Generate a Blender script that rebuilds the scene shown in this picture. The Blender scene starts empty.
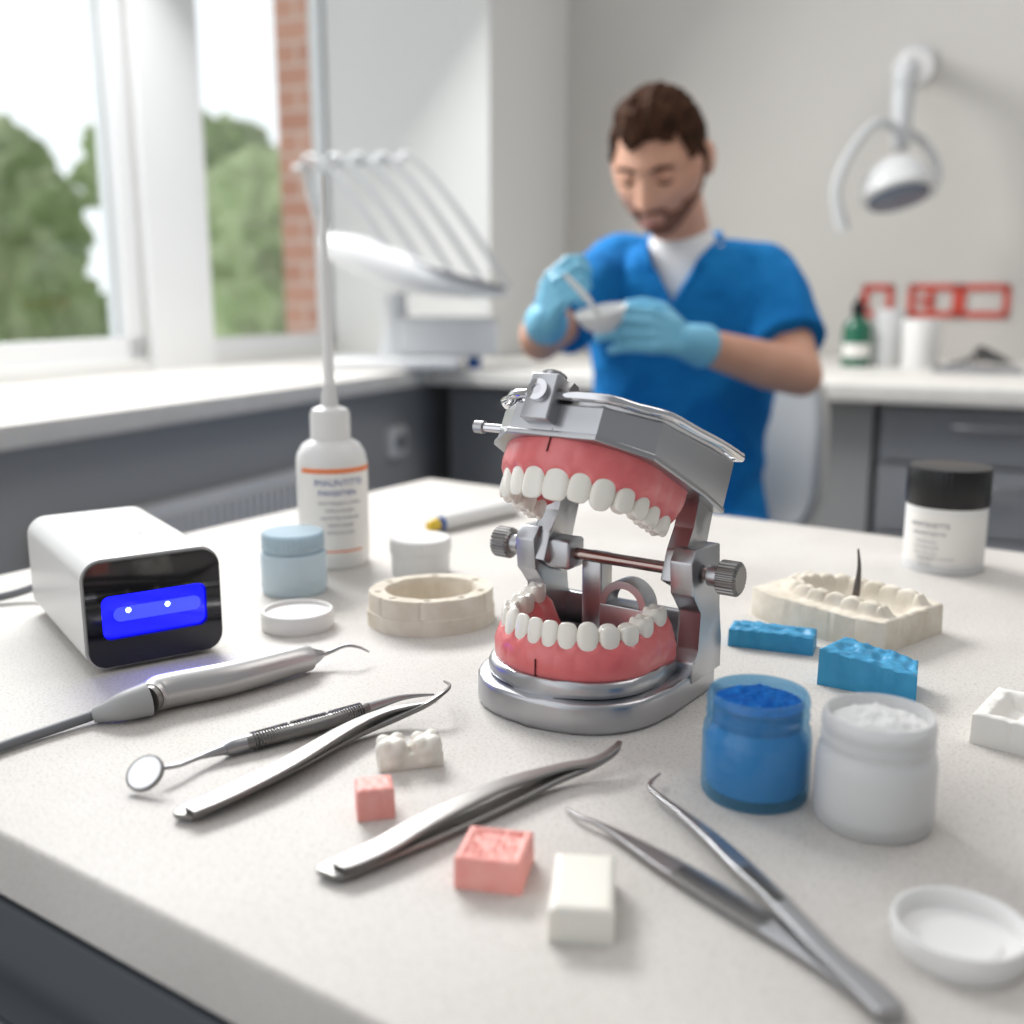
import bpy, bmesh, math, random
from mathutils import Vector, Matrix, noise
from math import sin, cos, pi, radians, atan2, sqrt
random.seed(7)
scene = bpy.context.scene
H = .23; TZ = .80; CZ = TZ + H
PITCH = radians(11.7); F = 1074.
cp, sp = cos(PITCH), sin(PITCH)
def G(px, py, z=0.):
    """world point at height z above the tabletop"""
    u = (px-512)/F; v = (py-512)/F
    t = (H-z)/(sp+v*cp)
    return Vector((u*t, t*(cp-v*sp), TZ+z))
def Zat(p, py):
    v = (py-512)/F
    return H - p.y*(sp+v*cp)/(cp-v*sp)
def W(px, py, Y):
    u = (px-512)/F; v = (py-512)/F
    t = Y/(cp-v*sp)
    return Vector((u*t, Y, CZ-t*(sp+v*cp)))
def smooths(a, b, x): t = min(1, max(0, (x-a)/(b-a))); return t*t*(3-2*t)

# ------------------------------------------------------------ materials
def srgb(c):
    f = lambda x: (x/255)/12.92 if x/255 <= .04045 else ((x/255+.055)/1.055)**2.4
    return tuple(f(x) for x in c)+(1,)
MATS = {}
def M(name, col, rough=.5, metal=0., spec=.5, var=None, vscale=20, bump=0, bscale=80, bdist=.001,
      trans=0, ior=1.45, emit=None, estr=0, sss=0, coat=0, rvar=0):
    if name in MATS: return MATS[name]
    m = bpy.data.materials.new(name); m.use_nodes = True
    nt = m.node_tree; N = nt.nodes; L = nt.links
    b = N['Principled BSDF']
    b.inputs['Base Color'].default_value = srgb(col)
    b.inputs['Roughness'].default_value = rough
    b.inputs['Metallic'].default_value = metal
    b.inputs['Specular IOR Level'].default_value = spec
    b.inputs['IOR'].default_value = ior
    b.inputs['Transmission Weight'].default_value = trans
    b.inputs['Coat Weight'].default_value = coat
    if sss:
        b.inputs['Subsurface Weight'].default_value = sss
        b.inputs['Subsurface Radius'].default_value = (.004, .003, .0025)
        b.inputs['Subsurface Scale'].default_value = 1
    if emit:
        b.inputs['Emission Color'].default_value = srgb(emit)
        b.inputs['Emission Strength'].default_value = estr
    tc = N.new('ShaderNodeTexCoord')
    if var is not None:
        n = N.new('ShaderNodeTexNoise'); n.inputs['Scale'].default_value = vscale
        n.inputs['Detail'].default_value = 6
        L.new(tc.outputs['Object'], n.inputs['Vector'])
        r = N.new('ShaderNodeValToRGB')
        r.color_ramp.elements[0].position = .35; r.color_ramp.elements[1].position = .65
        r.color_ramp.elements[0].color = srgb(col); r.color_ramp.elements[1].color = srgb(var)
        L.new(n.outputs['Fac'], r.inputs['Fac']); L.new(r.outputs['Color'], b.inputs['Base Color'])
    if bump:
        n2 = N.new('ShaderNodeTexNoise'); n2.inputs['Scale'].default_value = bscale
        n2.inputs['Detail'].default_value = 5
        L.new(tc.outputs['Object'], n2.inputs['Vector'])
        bp = N.new('ShaderNodeBump'); bp.inputs['Strength'].default_value = bump
        bp.inputs['Distance'].default_value = bdist
        L.new(n2.outputs['Fac'], bp.inputs['Height']); L.new(bp.outputs['Normal'], b.inputs['Normal'])
    MATS[name] = m
    return m
def clear_mat(name, tint, gloss=.08, milky=0.0, mcol=(240, 240, 240)):
    m = bpy.data.materials.new(name); m.use_nodes = True
    nt = m.node_tree; N = nt.nodes; L = nt.links
    for n in list(N): N.remove(n)
    out = N.new('ShaderNodeOutputMaterial')
    tr = N.new('ShaderNodeBsdfTransparent'); tr.inputs['Color'].default_value = srgb(tint)
    gl = N.new('ShaderNodeBsdfGlossy'); gl.inputs['Roughness'].default_value = gloss
    lw = N.new('ShaderNodeLayerWeight'); lw.inputs['Blend'].default_value = .5
    pw = N.new('ShaderNodeMath'); pw.operation = 'POWER'; pw.inputs[1].default_value = 4
    ma = N.new('ShaderNodeMath'); ma.operation = 'MULTIPLY_ADD'; ma.inputs[1].default_value = .6; ma.inputs[2].default_value = .04
    L.new(lw.outputs['Facing'], pw.inputs[0]); L.new(pw.outputs[0], ma.inputs[0])
    mx = N.new('ShaderNodeMixShader')
    L.new(ma.outputs[0], mx.inputs[0]); L.new(tr.outputs[0], mx.inputs[1]); L.new(gl.outputs[0], mx.inputs[2])
    last = mx
    if milky:
        df = N.new('ShaderNodeBsdfDiffuse'); df.inputs['Color'].default_value = srgb(mcol)
        m2 = N.new('ShaderNodeMixShader'); m2.inputs[0].default_value = milky
        L.new(mx.outputs[0], m2.inputs[1]); L.new(df.outputs[0], m2.inputs[2]); last = m2
    L.new(last.outputs[0], out.inputs[0])
    return m
def table_mat():
    m = M('speckled_stone', (214, 209, 203), rough=.55, bump=.3, bscale=600, bdist=.0005)
    nt = m.node_tree; N = nt.nodes; L = nt.links; b = N['Principled BSDF']
    tc = N.new('ShaderNodeTexCoord')
    n1 = N.new('ShaderNodeTexNoise'); n1.inputs['Scale'].default_value = 6; n1.inputs['Detail'].default_value = 10
    n2 = N.new('ShaderNodeTexNoise'); n2.inputs['Scale'].default_value = 650; n2.inputs['Detail'].default_value = 3
    L.new(tc.outputs['Object'], n1.inputs['Vector']); L.new(tc.outputs['Object'], n2.inputs['Vector'])
    r1 = N.new('ShaderNodeValToRGB'); r1.color_ramp.elements[0].position = .3; r1.color_ramp.elements[1].position = .7
    r1.color_ramp.elements[0].color = srgb((194, 189, 183)); r1.color_ramp.elements[1].color = srgb((211, 207, 202))
    r2 = N.new('ShaderNodeValToRGB'); r2.color_ramp.elements[0].position = .28; r2.color_ramp.elements[1].position = .5
    r2.color_ramp.elements[0].color = (.58, .56, .53, 1); r2.color_ramp.elements[1].color = (1, 1, 1, 1)
    mx = N.new('ShaderNodeMixRGB'); mx.blend_type = 'MULTIPLY'; mx.inputs[0].default_value = .6
    L.new(n1.outputs['Fac'], r1.inputs['Fac']); L.new(n2.outputs['Fac'], r2.inputs['Fac'])
    L.new(r1.outputs['Color'], mx.inputs[1]); L.new(r2.outputs['Color'], mx.inputs[2])
    L.new(mx.outputs[0], b.inputs['Base Color'])
    return m
def brick_mat():
    m = M('red_brick', (170, 100, 75), rough=.9)
    nt = m.node_tree; N = nt.nodes; L = nt.links; b = N['Principled BSDF']
    tc = N.new('ShaderNodeTexCoord'); sx = N.new('ShaderNodeSeparateXYZ'); cx = N.new('ShaderNodeCombineXYZ')
    ad = N.new('ShaderNodeMath'); ad.operation = 'ADD'
    L.new(tc.outputs['Object'], sx.inputs[0]); L.new(sx.outputs[0], ad.inputs[0]); L.new(sx.outputs[1], ad.inputs[1])
    L.new(ad.outputs[0], cx.inputs[0]); L.new(sx.outputs[2], cx.inputs[1])
    br = N.new('ShaderNodeTexBrick'); br.inputs['Scale'].default_value = 1
    br.inputs['Brick Width'].default_value = .22; br.inputs['Row Height'].default_value = .075
    br.inputs['Mortar Size'].default_value = .006
    br.inputs['Color1'].default_value = srgb((204, 150, 126)); br.inputs['Color2'].default_value = srgb((190, 132, 108))
    br.inputs['Mortar'].default_value = srgb((212, 190, 176))
    L.new(cx.outputs[0], br.inputs['Vector']); L.new(br.outputs['Color'], b.inputs['Base Color'])
    return m
STEEL = M('brushed_steel', (176, 176, 178), rough=.28, metal=1, bump=.1, bscale=400, bdist=.0003)
DSTEEL = M('dark_steel', (140, 138, 136), rough=.36, metal=1, bump=.15, bscale=300, bdist=.0003)
ALU = M('satin_aluminium', (182, 183, 186), rough=.32, metal=1, bump=.1, bscale=500, bdist=.0002)
CHROME = M('chrome', (210, 210, 213), rough=.12, metal=1)
GUM = M('pink_acrylic', (230, 122, 122), rough=.3, coat=.3, var=(220, 106, 108), vscale=60, bump=.25, bscale=110, bdist=.0012)
TOOTH = M('tooth_enamel', (240, 236, 226), rough=.22, coat=.3)
PLASTER = M('plaster', (227, 219, 205), rough=.8, var=(212, 202, 185), vscale=60, bump=.4, bscale=200)
PLASTW = M('white_plaster', (234, 231, 225), rough=.7, bump=.3, bscale=200)
WHITEP = M('white_plastic', (233, 232, 230), rough=.35)
OFFW = M('offwhite_wax', (233, 230, 220), rough=.45, sss=.2, bump=.1, bscale=30)
BLACKP = M('black_plastic', (22, 22, 24), rough=.3)
BLACKG = M('black_gloss', (8, 9, 16), rough=.06, coat=.5)
GREYP = M('grey_rubber', (118, 120, 124), rough=.5)
SEAL = M('window_seal', (190, 192, 193), rough=.6)
PINK = M('pink_wax', (248, 176, 166), rough=.5, var=(244, 162, 152), vscale=120, bump=.5, bscale=220)
BLUEW = M('blue_silicone', (58, 154, 198), rough=.45, var=(46, 142, 188), vscale=90, bump=.3, bscale=140)
BLUEPOW = M('blue_powder', (24, 122, 208), rough=.95, var=(10, 90, 178), vscale=200, bump=1, bscale=300, bdist=.002)
BLUEJ = M('blue_filled_plastic', (40, 146, 206), rough=.25, coat=.4)
PALEB = M('pale_blue_gel', (196, 214, 224), rough=.3)
WPOW = M('white_powder', (240, 240, 238), rough=.95, bump=1, bscale=300, bdist=.002)
CLEARB = clear_mat('clear_blue_plastic', (200, 230, 245), .08, .22, (110, 180, 220))
FROST = clear_mat('frosted_plastic', (240, 242, 243), .15, .6, (238, 238, 238))
FROSTB = clear_mat('frosted_blue_plastic', (215, 230, 238), .15, .6, (200, 218, 228))
GLASS = clear_mat('window_glass', (250, 252, 252), .02)
WALL = M('wall_paint', (203, 200, 195), rough=.9, var=(198, 195, 190), vscale=1.5, bump=.05, bscale=60)
WALLW = M('white_paint', (224, 224, 222), rough=.8)
FRAMEM = M('window_frame_white', (230, 231, 232), rough=.4)
GREYC = M('grey_cabinet', (146, 148, 152), rough=.5)
DGREYC = M('dark_grey_cabinet', (112, 114, 117), rough=.5)
TBASE = M('table_base_grey', (72, 77, 83), rough=.5)
PANEL = M('grey_panel', (168, 168, 168), rough=.6)
WTOP = M('white_worktop', (228, 225, 219), rough=.4, var=(220, 217, 211), vscale=30)
FLOORM = M('grey_floor', (165, 165, 165), rough=.5, var=(155, 155, 155), vscale=4)
SCRUB = M('blue_scrub_cloth', (28, 126, 192), rough=.9, spec=.2, var=(18, 110, 178), vscale=7, bump=.9, bscale=16, bdist=.016)
GLOVE = M('light_blue_nitrile', (122, 192, 222), rough=.4, bump=.3, bscale=60, bdist=.003)
SKIN = M('skin', (222, 172, 146), rough=.55, var=(212, 158, 132), vscale=14)
HAIR = M('dark_brown_hair', (78, 52, 38), rough=.9, spec=.15, var=(50, 33, 24), vscale=60, bump=.8, bscale=120, bdist=.004)
BEARD = M('brown_stubble', (150, 108, 88), rough=.9, spec=.2, var=(118, 82, 66), vscale=150)
LIP = M('lips', (186, 116, 104), rough=.4)
DARK = M('dark_line', (96, 44, 42), rough=.7)
WCLOTH = M('white_cloth', (232, 232, 232), rough=.9)
ORANGE = M('orange_ink', (236, 130, 74), rough=.6)
INKB = M('blue_ink', (74, 98, 156), rough=.6)
INKG = M('grey_ink', (132, 134, 140), rough=.6)
INKL = M('light_grey_ink', (170, 172, 175), rough=.6)
PAPER = M('label_paper', (236, 233, 228), rough=.6)
RED = M('red_plastic', (200, 76, 62), rough=.5)
GREEN = M('green_bottle', (24, 96, 72), rough=.2, coat=.5)
YEL = M('yellow_plastic', (225, 190, 60), rough=.4)
BLUEP = M('blue_plastic', (40, 90, 160), rough=.4)
GLOW = M('blue_led_window', (6, 8, 120), rough=.15, emit=(12, 14, 235), estr=3.5)
GLOW2 = M('blue_led_core', (10, 16, 180), rough=.3, emit=(26, 32, 255), estr=7.0)
LED = M('led_dot', (190, 210, 255), rough=.2, emit=(170, 195, 255), estr=8)

# ------------------------------------------------------------ mesh helpers
def link(o, parent=None, loc=(0, 0, 0), rot=(0, 0, 0)):
    scene.collection.objects.link(o)
    if parent: o.parent = parent
    o.location = loc; o.rotation_euler = rot
    return o
def fromBM(name, bm, mat, parent=None, loc=(0, 0, 0), rot=(0, 0, 0), sharp=35):
    bmesh.ops.recalc_face_normals(bm, faces=bm.faces[:])
    me = bpy.data.meshes.new(name); bm.to_mesh(me); bm.free()
    me.materials.append(mat)
    me.shade_smooth()
    if sharp: me.set_sharp_from_angle(angle=radians(sharp))
    return link(bpy.data.objects.new(name, me), parent, loc, rot)
def tag(o, label, cat, group=None):
    o["label"] = label; o["category"] = cat
    if group: o["group"] = group
    return o
def structure(o, label=None, cat=None):
    o["kind"] = "structure"
    return o
def empty(name, loc, rotz=0):
    o = bpy.data.objects.new(name, None); o.empty_display_size = .02
    return link(o, None, loc, (0, 0, rotz))
def addbox(bm, x0, x1, y0, y1, z0, z1):
    r = bmesh.ops.create_cube(bm, size=1)
    for v in r['verts']:
        v.co = Vector(((x0+x1)/2+v.co.x*(x1-x0), (y0+y1)/2+v.co.y*(y1-y0), (z0+z1)/2+v.co.z*(z1-z0)))
    return r['verts']
def box(name, sx, sy, sz, mat, parent=None, loc=(0, 0, 0), rot=(0, 0, 0), bev=.001, seg=3, zc=False):
    bm = bmesh.new(); z0 = -sz/2 if zc else 0
    addbox(bm, -sx/2, sx/2, -sy/2, sy/2, z0, z0+sz)
    if bev: bmesh.ops.bevel(bm, geom=bm.edges[:], offset=bev, segments=seg, profile=.5, affect='EDGES')
    return fromBM(name, bm, mat, parent, loc, rot)
def prism(name, pts, z0, z1, mat, parent=None, loc=(0, 0, 0), rot=(0, 0, 0), bev=.001, seg=3, topscale=1.0, zf=None):
    bm = bmesh.new()
    cx = sum(p[0] for p in pts)/len(pts); cy = sum(p[1] for p in pts)/len(pts)
    lo = [bm.verts.new((p[0], p[1], z0)) for p in pts]
    hi = [bm.verts.new((cx+(p[0]-cx)*topscale, cy+(p[1]-cy)*topscale, z1)) for p in pts]
    n = len(pts)
    bm.faces.new(hi); bm.faces.new(lo[::-1])
    for i in range(n): bm.faces.new((lo[i], lo[(i+1) % n], hi[(i+1) % n], hi[i]))
    if bev:
        bm.edges.ensure_lookup_table()
        es = [e for e in bm.edges if abs(e.verts[0].co.z-e.verts[1].co.z) < 1e-6]
        bmesh.ops.bevel(bm, geom=es, offset=bev, segments=seg, profile=.5, affect='EDGES')
    if zf:
        for v in bm.verts: v.co.z = zf(v.co)
    return fromBM(name, bm, mat, parent, loc, rot)
def lathe(name, prof, mat, parent=None, loc=(0, 0, 0), rot=(0, 0, 0), n=48, gear=0, gdepth=0, sharp=35):
    bm = bmesh.new(); rings = []
    for r, z in prof:
        if r <= 1e-7: rings.append([bm.verts.new((0, 0, z))])
        else:
            ring = []
            for i in range(n):
                a = 2*pi*i/n
                rr = r
                if gear and r > gdepth*4: rr = r - (gdepth if (i*gear*2//n) % 2 else 0)
                ring.append(bm.verts.new((rr*cos(a), rr*sin(a), z)))
            rings.append(ring)
    for a, b in zip(rings[:-1], rings[1:]):
        if len(a) == 1 and len(b) == 1: continue
        for i in range(n):
            j = (i+1) % n
            if len(a) == 1: bm.faces.new((a[0], b[j], b[i]))
            elif len(b) == 1: bm.faces.new((a[i], a[j], b[0]))
            else: bm.faces.new((a[i], a[j], b[j], b[i]))
    return fromBM(name, bm, mat, parent, loc, rot, sharp)
def catmull(P, sub):
    out = []; n = len(P)
    for i in range(n-1):
        p0 = P[max(i-1, 0)]; p1 = P[i]; p2 = P[i+1]; p3 = P[min(i+2, n-1)]
        for k in range(sub):
            t = k/sub
            out.append(tuple(.5*((2*b)+(-a+c)*t+(2*a-5*b+4*c-d)*t*t+(-a+3*b-3*c+d)*t**3)
                             for a, b, c, d in zip(p0, p1, p2, p3)))
    out.append(P[-1]); return out
def sweep_bm(bm, pts, ws, hs=None, up=None, n=12, power=1.0, sub=6, closed=False):
    hs = hs or ws
    P = [tuple(p)+(w, h) for p, w, h in zip(pts, ws, hs)]
    if closed: P = P+[P[0]]
    if sub > 1: P = catmull(P, sub)
    if closed: P = P[:-1]
    C = [Vector(p[:3]) for p in P]; m = len(C)
    rings = []; prev = None
    for i in range(m):
        if closed: T = (C[(i+1) % m]-C[i-1]).normalized()
        else: T = (C[min(i+1, m-1)]-C[max(i-1, 0)]).normalized()
        if up is not None: U = Vector(up)
        else:
            if prev is None:
                prev = Vector((0, 0, 1)) if abs(T.z) < .9 else Vector((1, 0, 0))
            U = prev
        S = T.cross(U).normalized(); U2 = S.cross(T).normalized(); prev = U2
        ring = []
        for k in range(n):
            a = 2*pi*k/n; ca, sa = cos(a), sin(a)
            x = math.copysign(abs(ca)**power, ca)*max(P[i][3], 1e-5)
            y = math.copysign(abs(sa)**power, sa)*max(P[i][4], 1e-5)
            ring.append(bm.verts.new(C[i]+S*x+U2*y))
        rings.append(ring)
    rr = range(m) if closed else range(m-1)
    for i in rr:
        a, b = rings[i], rings[(i+1) % m]
        for k in range(n):
            bm.faces.new((a[k], a[(k+1) % n], b[(k+1) % n], b[k]))
    if not closed:
        bm.faces.new(rings[0][::-1]); bm.faces.new(rings[-1])
def sweep(name, pts, ws, mat, hs=None, up=None, parent=None, loc=(0, 0, 0), rot=(0, 0, 0), n=12, power=1.0, sub=6, closed=False, sharp=50):
    if isinstance(ws, (int, float)): ws = [ws]*len(pts)
    if isinstance(hs, (int, float)): hs = [hs]*len(pts)
    bm = bmesh.new(); sweep_bm(bm, pts, ws, hs, up, n, power, sub, closed)
    return fromBM(name, bm, mat, parent, loc, rot, sharp)
def relief(name, w, d, h, f, mat, parent=None, loc=(0, 0, 0), rot=(0, 0, 0), nx=50, ny=36, warp=None, edge=.0015, sharp=60):
    bm = bmesh.new(); top = []
    hw, hd = w/2, d/2
    for j in range(ny+1):
        row = []
        for i in range(nx+1):
            u = -1+2*i/nx; v = -1+2*j/ny
            x, y = u*hw, v*hd
            e = min(hw-abs(x), hd-abs(y))
            z = h+f(u, v)
            if e < edge: z = min(z, h+f(u*.97, v*.97))-(edge-e)*.6
            if warp: x, y = warp(x, y)
            row.append(bm.verts.new((x, y, z)))
        top.append(row)
    for j in range(ny):
        for i in range(nx):
            bm.faces.new((top[j][i], top[j][i+1], top[j+1][i+1], top[j+1][i]))
    loop = [top[0][i] for i in range(nx+1)]+[top[j][nx] for j in range(1, ny+1)] + \
           [top[ny][i] for i in range(nx-1, -1, -1)]+[top[j][0] for j in range(ny-1, 0, -1)]
    lo = [bm.verts.new((v.co.x*1.01, v.co.y*1.01, 0)) for v in loop]; n = len(loop)
    for i in range(n): bm.faces.new((lo[i], lo[(i+1) % n], loop[(i+1) % n], loop[i]))
    bm.faces.new(lo[::-1])
    return fromBM(name, bm, mat, parent, loc, rot, sharp)
def text_data(body, size):
    cu = bpy.data.curves.new('t', 'FONT'); cu.body = body; cu.size = size; cu.align_x = 'CENTER'; cu.align_y = 'CENTER'
    cu.resolution_u = 3
    o = bpy.data.objects.new('t', cu); scene.collection.objects.link(o)
    bpy.context.view_layer.update()
    dg = bpy.context.evaluated_depsgraph_get()
    me = bpy.data.meshes.new_from_object(o.evaluated_get(dg))
    bpy.data.objects.remove(o)
    return me
def curved_text(body, size, mat, parent, r, ang, z, name='printed_text'):
    me = text_data(body, size)
    for v in me.vertices:
        a = ang+v.co.x/r
        v.co = Vector((r*cos(a), r*sin(a), z+v.co.y))
    me.materials.clear(); me.materials.append(mat)
    return link(bpy.data.objects.new(name, me), parent)
def curved_patch(name, r, a0, a1, z0, z1, mat, parent, n=24):
    bm = bmesh.new(); A = []
    for i in range(n+1):
        a = a0+(a1-a0)*i/n
        A.append((bm.verts.new((r*cos(a), r*sin(a), z0)), bm.verts.new((r*cos(a), r*sin(a), z1))))
    for i in range(n): bm.faces.new((A[i][0], A[i+1][0], A[i+1][1], A[i][1]))
    me = bpy.data.meshes.new(name); bm.to_mesh(me); bm.free(); me.materials.append(mat); me.shade_smooth()
    return link(bpy.data.objects.new(name, me), parent)
def facing(p): return atan2(-p.y, -p.x)
PC = Vector((.30, 1.9, 0))
def addsphere(bm, c, r, s=(1, 1, 1)):
    res = bmesh.ops.create_icosphere(bm, subdivisions=3, radius=1)
    for v in res['verts']: v.co = Vector((v.co.x*r*s[0], v.co.y*r*s[1], v.co.z*r*s[2]))+Vector(c)
def chain(bm, pts, rs):
    for p_, r_ in zip(pts, rs): addsphere(bm, p_, r_)
    for (p_, r_), (q_, s_) in zip(list(zip(pts, rs))[:-1], list(zip(pts, rs))[1:]):
        sweep_bm(bm, [p_, q_], [r_, s_], sub=1, n=20)
def remeshed(name, bm, vox, mat, it=6, parent=None, disp=None, keep=None, origin=PC, rot=(0, 0, 0), place=None):
    bmesh.ops.recalc_face_normals(bm, faces=bm.faces[:])
    me = bpy.data.meshes.new('tmp'); bm.to_mesh(me); bm.free()
    o = bpy.data.objects.new('tmp', me); scene.collection.objects.link(o)
    m = o.modifiers.new('r', 'REMESH'); m.mode = 'VOXEL'; m.voxel_size = vox
    m2 = o.modifiers.new('s', 'SMOOTH'); m2.factor = .5; m2.iterations = it
    bpy.context.view_layer.update(); dg = bpy.context.evaluated_depsgraph_get()
    me2 = bpy.data.meshes.new_from_object(o.evaluated_get(dg)); bpy.data.objects.remove(o)
    b2 = bmesh.new(); b2.from_mesh(me2); b2.normal_update()
    if disp:
        for v in b2.verts: v.co += v.normal*disp(v.co)
    if keep:
        bmesh.ops.delete(b2, geom=[f_ for f_ in b2.faces if not keep(f_.calc_center_median())], context='FACES')
    for v in b2.verts: v.co -= origin
    me3 = bpy.data.meshes.new(name); b2.to_mesh(me3); b2.free(); me3.materials.clear(); me3.materials.append(mat)
    for p_ in me3.polygons: p_.material_index = 0
    me3.shade_smooth()
    o = bpy.data.objects.new(name, me3)
    link(o, parent, (place if place is not None else (origin if parent is None else (0, 0, 0))), rot)
    return o

# ============================================================ ROOM
RA = -radians(25)
bv = Vector((cos(RA), sin(RA), 0)); wv = Vector((-sin(RA), cos(RA), 0))
def R(b, w, z=0): return bv*b+wv*w+Vector((0, 0, z))
def rbox(name, b0, b1, w0, w1, z0, z1, mat, bev=0.0, parent=None):
    c = R((b0+b1)/2, (w0+w1)/2, z0)
    return box(name, b1-b0, w1-w0, z1-z0, mat, parent, c, (0, 0, RA), bev)
structure(rbox('floor', -2.15, 2.6, -1.2, 3.56, -.05, 0, FLOORM))
structure(rbox('wall_back', -2.15, 2.6, 3.44, 3.56, 0, 3, WALL))
structure(rbox('wall_corner', -1.95, -1.406, 2.864, 3.44, 0, 3, WALLW))
bm = bmesh.new()
for w0, w1, z0, z1 in ((-.6, 3.44, 0, .86), (-.6, .6, .86, 2.5), (2.06, 2.28, .86, 2.5), (2.92, 3.44, .86, 2.5), (-.6, 3.44, 2.5, 3)):
    addbox(bm, -2.05, -1.95, w0, w1, z0, z1)
structure(fromBM('wall_left', bm, WALLW, None, (0, 0, 0), (0, 0, RA)))
def window(name, w0, w1, z0, z1, t=.05, b=-2.0, th=.03, tr=None):
    c = R(b, (w0+w1)/2, z0); hw = (w1-w0)/2; h = z1-z0; tr = tr or t
    bm = bmesh.new()
    addbox(bm, -th, th, -hw, -hw+t, 0, h); addbox(bm, -th, th, hw-tr, hw, 0, h)
    addbox(bm, -th, th, -hw, hw, 0, t*1.1); addbox(bm, -th, th, -hw, hw, h-t, h)
    o = fromBM(name, bm, FRAMEM, None, c, (0, 0, RA)); structure(o)
    box('glass_pane', .004, 2*hw-t-tr, h-2*t, GLASS, o, (0, (t-tr)/2, t), (0, 0, 0), 0)
    bm = bmesh.new(); addbox(bm, .0, .006, -hw+t, -hw+t+.006, t, h-t)
    addbox(bm, .0, .006, -hw+t, hw-tr, t, t+.006)
    if th > .02: addbox(bm, .0, .006, hw-tr-.006, hw-tr, t, h-t)
    fromBM('seal', bm, SEAL, o)
window('window_1', .6, 2.06, .86, 2.5)
window('window_2', 2.28, 2.92, .86, 2.5, .035, -1.985, .015, .055)
structure(rbox('trim_1', -1.968, -1.935, 2.06, 2.28, .83, 2.5, FRAMEM))

# exterior
structure(box('floor_outside', 40, 40, .1, M('grass', (160, 184, 134), rough=.9, var=(175, 198, 146), vscale=2), None, (-20, 22, -.25), (0, 0, RA)))
bc = rbox('brick_column', -2.46, -2.22, 3.30, 3.9, -.15, 4, brick_mat()); tag(bc, "red brick column outside the window", "column")
LEAF = M('leaves', (172, 198, 134), rough=.95, spec=.1, var=(216, 230, 182), vscale=2.5, bump=.6, bscale=12, bdist=.08)  # leaf tones paled so outdoor haze is put into the colour
BARK = M('bark', (150, 138, 124), rough=.9)
def tree(x, y, r, zc, seed):
    e = empty('tree', (x, y, -.15)); tag(e, "leafy green tree standing outside the window", "tree", "trees outside the windows")
    sweep('trunk', [(0, 0, 0), (.05, 0, zc*.5), (0, 0, zc)], [.12, .09, .06], BARK, parent=e, n=8)
    rnd = random.Random(seed); bm = bmesh.new()
    for k in range(11):
        a = rnd.uniform(0, 2*pi); rr = r*rnd.uniform(.1, .55); s = r*rnd.uniform(.34, .52)
        res = bmesh.ops.create_icosphere(bm, subdivisions=4, radius=s)
        c = Vector((rr*cos(a), rr*sin(a), zc+r*rnd.uniform(-.8, .6)))
        for v in res['verts']:
            d = noise.noise(v.co*3/s+c*7)*.35+noise.noise(v.co*9/s+c)*.25
            v.co = v.co*(1+d)+c
    fromBM('foliage', bm, LEAF, e, sharp=0)
tree(-4.1, 8.5, .92, 1.35, 1); tree(-6.3, 11.5, 1.45, 1.25, 2); tree(-2.0, 8.6, .92, 1.35, 4)
tree(-3.45, 12.2, 1.3, 1.7, 5); tree(-7.4, 15.7, 1.9, 1.7, 9); tree(-3.9, 16.2, 1.6, 1.8, 6)

# worktops along window and back wall
wt = prism('worktop', [(-1.948, -.3), (-1.38, -.3), (-1.38, 2.438), (-1.404, 2.438), (-1.404, 2.86), (-1.948, 2.86)], .79, .83, WTOP, None, (0, 0, 0), (0, 0, RA), .004)
tag(wt, "long white stone worktop running under the windows", "worktop")
wt = rbox('worktop', -1.403, 1.9, 2.44, 3.438, .79, .83, WTOP, .004)
tag(wt, "white stone worktop along the grey wall over the cabinets", "worktop")
bb = rbox('bench_panel', -1.947, -1.46, -.3, 2.86, 0, .79, PANEL); tag(bb, "plain grey panelling under the window worktop", "panel")
o = box('power_socket', .018, .08, .08, WHITEP, bb, (.2525, 1.12, .6), (0, 0, 0), .004)
lathe('socket_hole', [(0, 0), (.02, 0), (.022, .004), (0, .004)], GREYP, o, (.0095, 0, .04), (0, radians(90), 0), n=20)
def cabinet(b0, b1, drawers, mat, label):
    e = empty('base_cabinet', R((b0+b1)/2, 2.95, 0), RA); tag(e, label, "cabinet")
    w = b1-b0-.004
    box('body', w, .88, .789, mat, e, (0, .02, 0), (0, 0, 0), .002)
    z = .785
    for hgt in drawers:
        z -= hgt
        d = box('drawer', w-.01, .02, hgt-.008, mat, e, (0, -.431, z), (0, 0, 0), .002)
        sweep('handle', [(-.075, -.012, hgt-.045), (-.075, -.035, hgt-.045), (.075, -.035, hgt-.045), (.075, -.012, hgt-.045)], .006, CHROME, parent=d, n=8, sub=1)
    return e
cabinet(-.27, .19, (.13, .16, .22, .24), GREYC, "grey drawer cabinet with chrome bar handles")
cabinet(.19, .8, (.13, .16, .22, .24), GREYC, "grey drawer cabinet with chrome bar handles")
cabinet(-1.36, -.88, (.38, .38), DGREYC, "dark grey cabinet under the worktop")
cabinet(-.88, -.46, (.38, .38), DGREYC, "dark grey cabinet under the worktop")
o = rbox('kneehole_panel', -.45, -.28, 2.52, 2.56, 0, .789, PANEL); tag(o, "light grey filler panel between the cabinets", "panel")

# radiator
e = empty('radiator', R(-1.405, 1.63, .12), RA); tag(e, "white ribbed panel radiator below the window worktop", "radiator")
box('back_panel', .03, .78, .52, M('radiator_white', (222, 222, 222), rough=.5), e, (-.02, 0, 0), (0, 0, 0), .003)
bm = bmesh.new()
for i in range(34): addbox(bm, -.008, .012, -.38+i*.0228, -.38+i*.0228+.014, .02, .5)
fromBM('fins', bm, MATS['radiator_white'], e)

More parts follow.
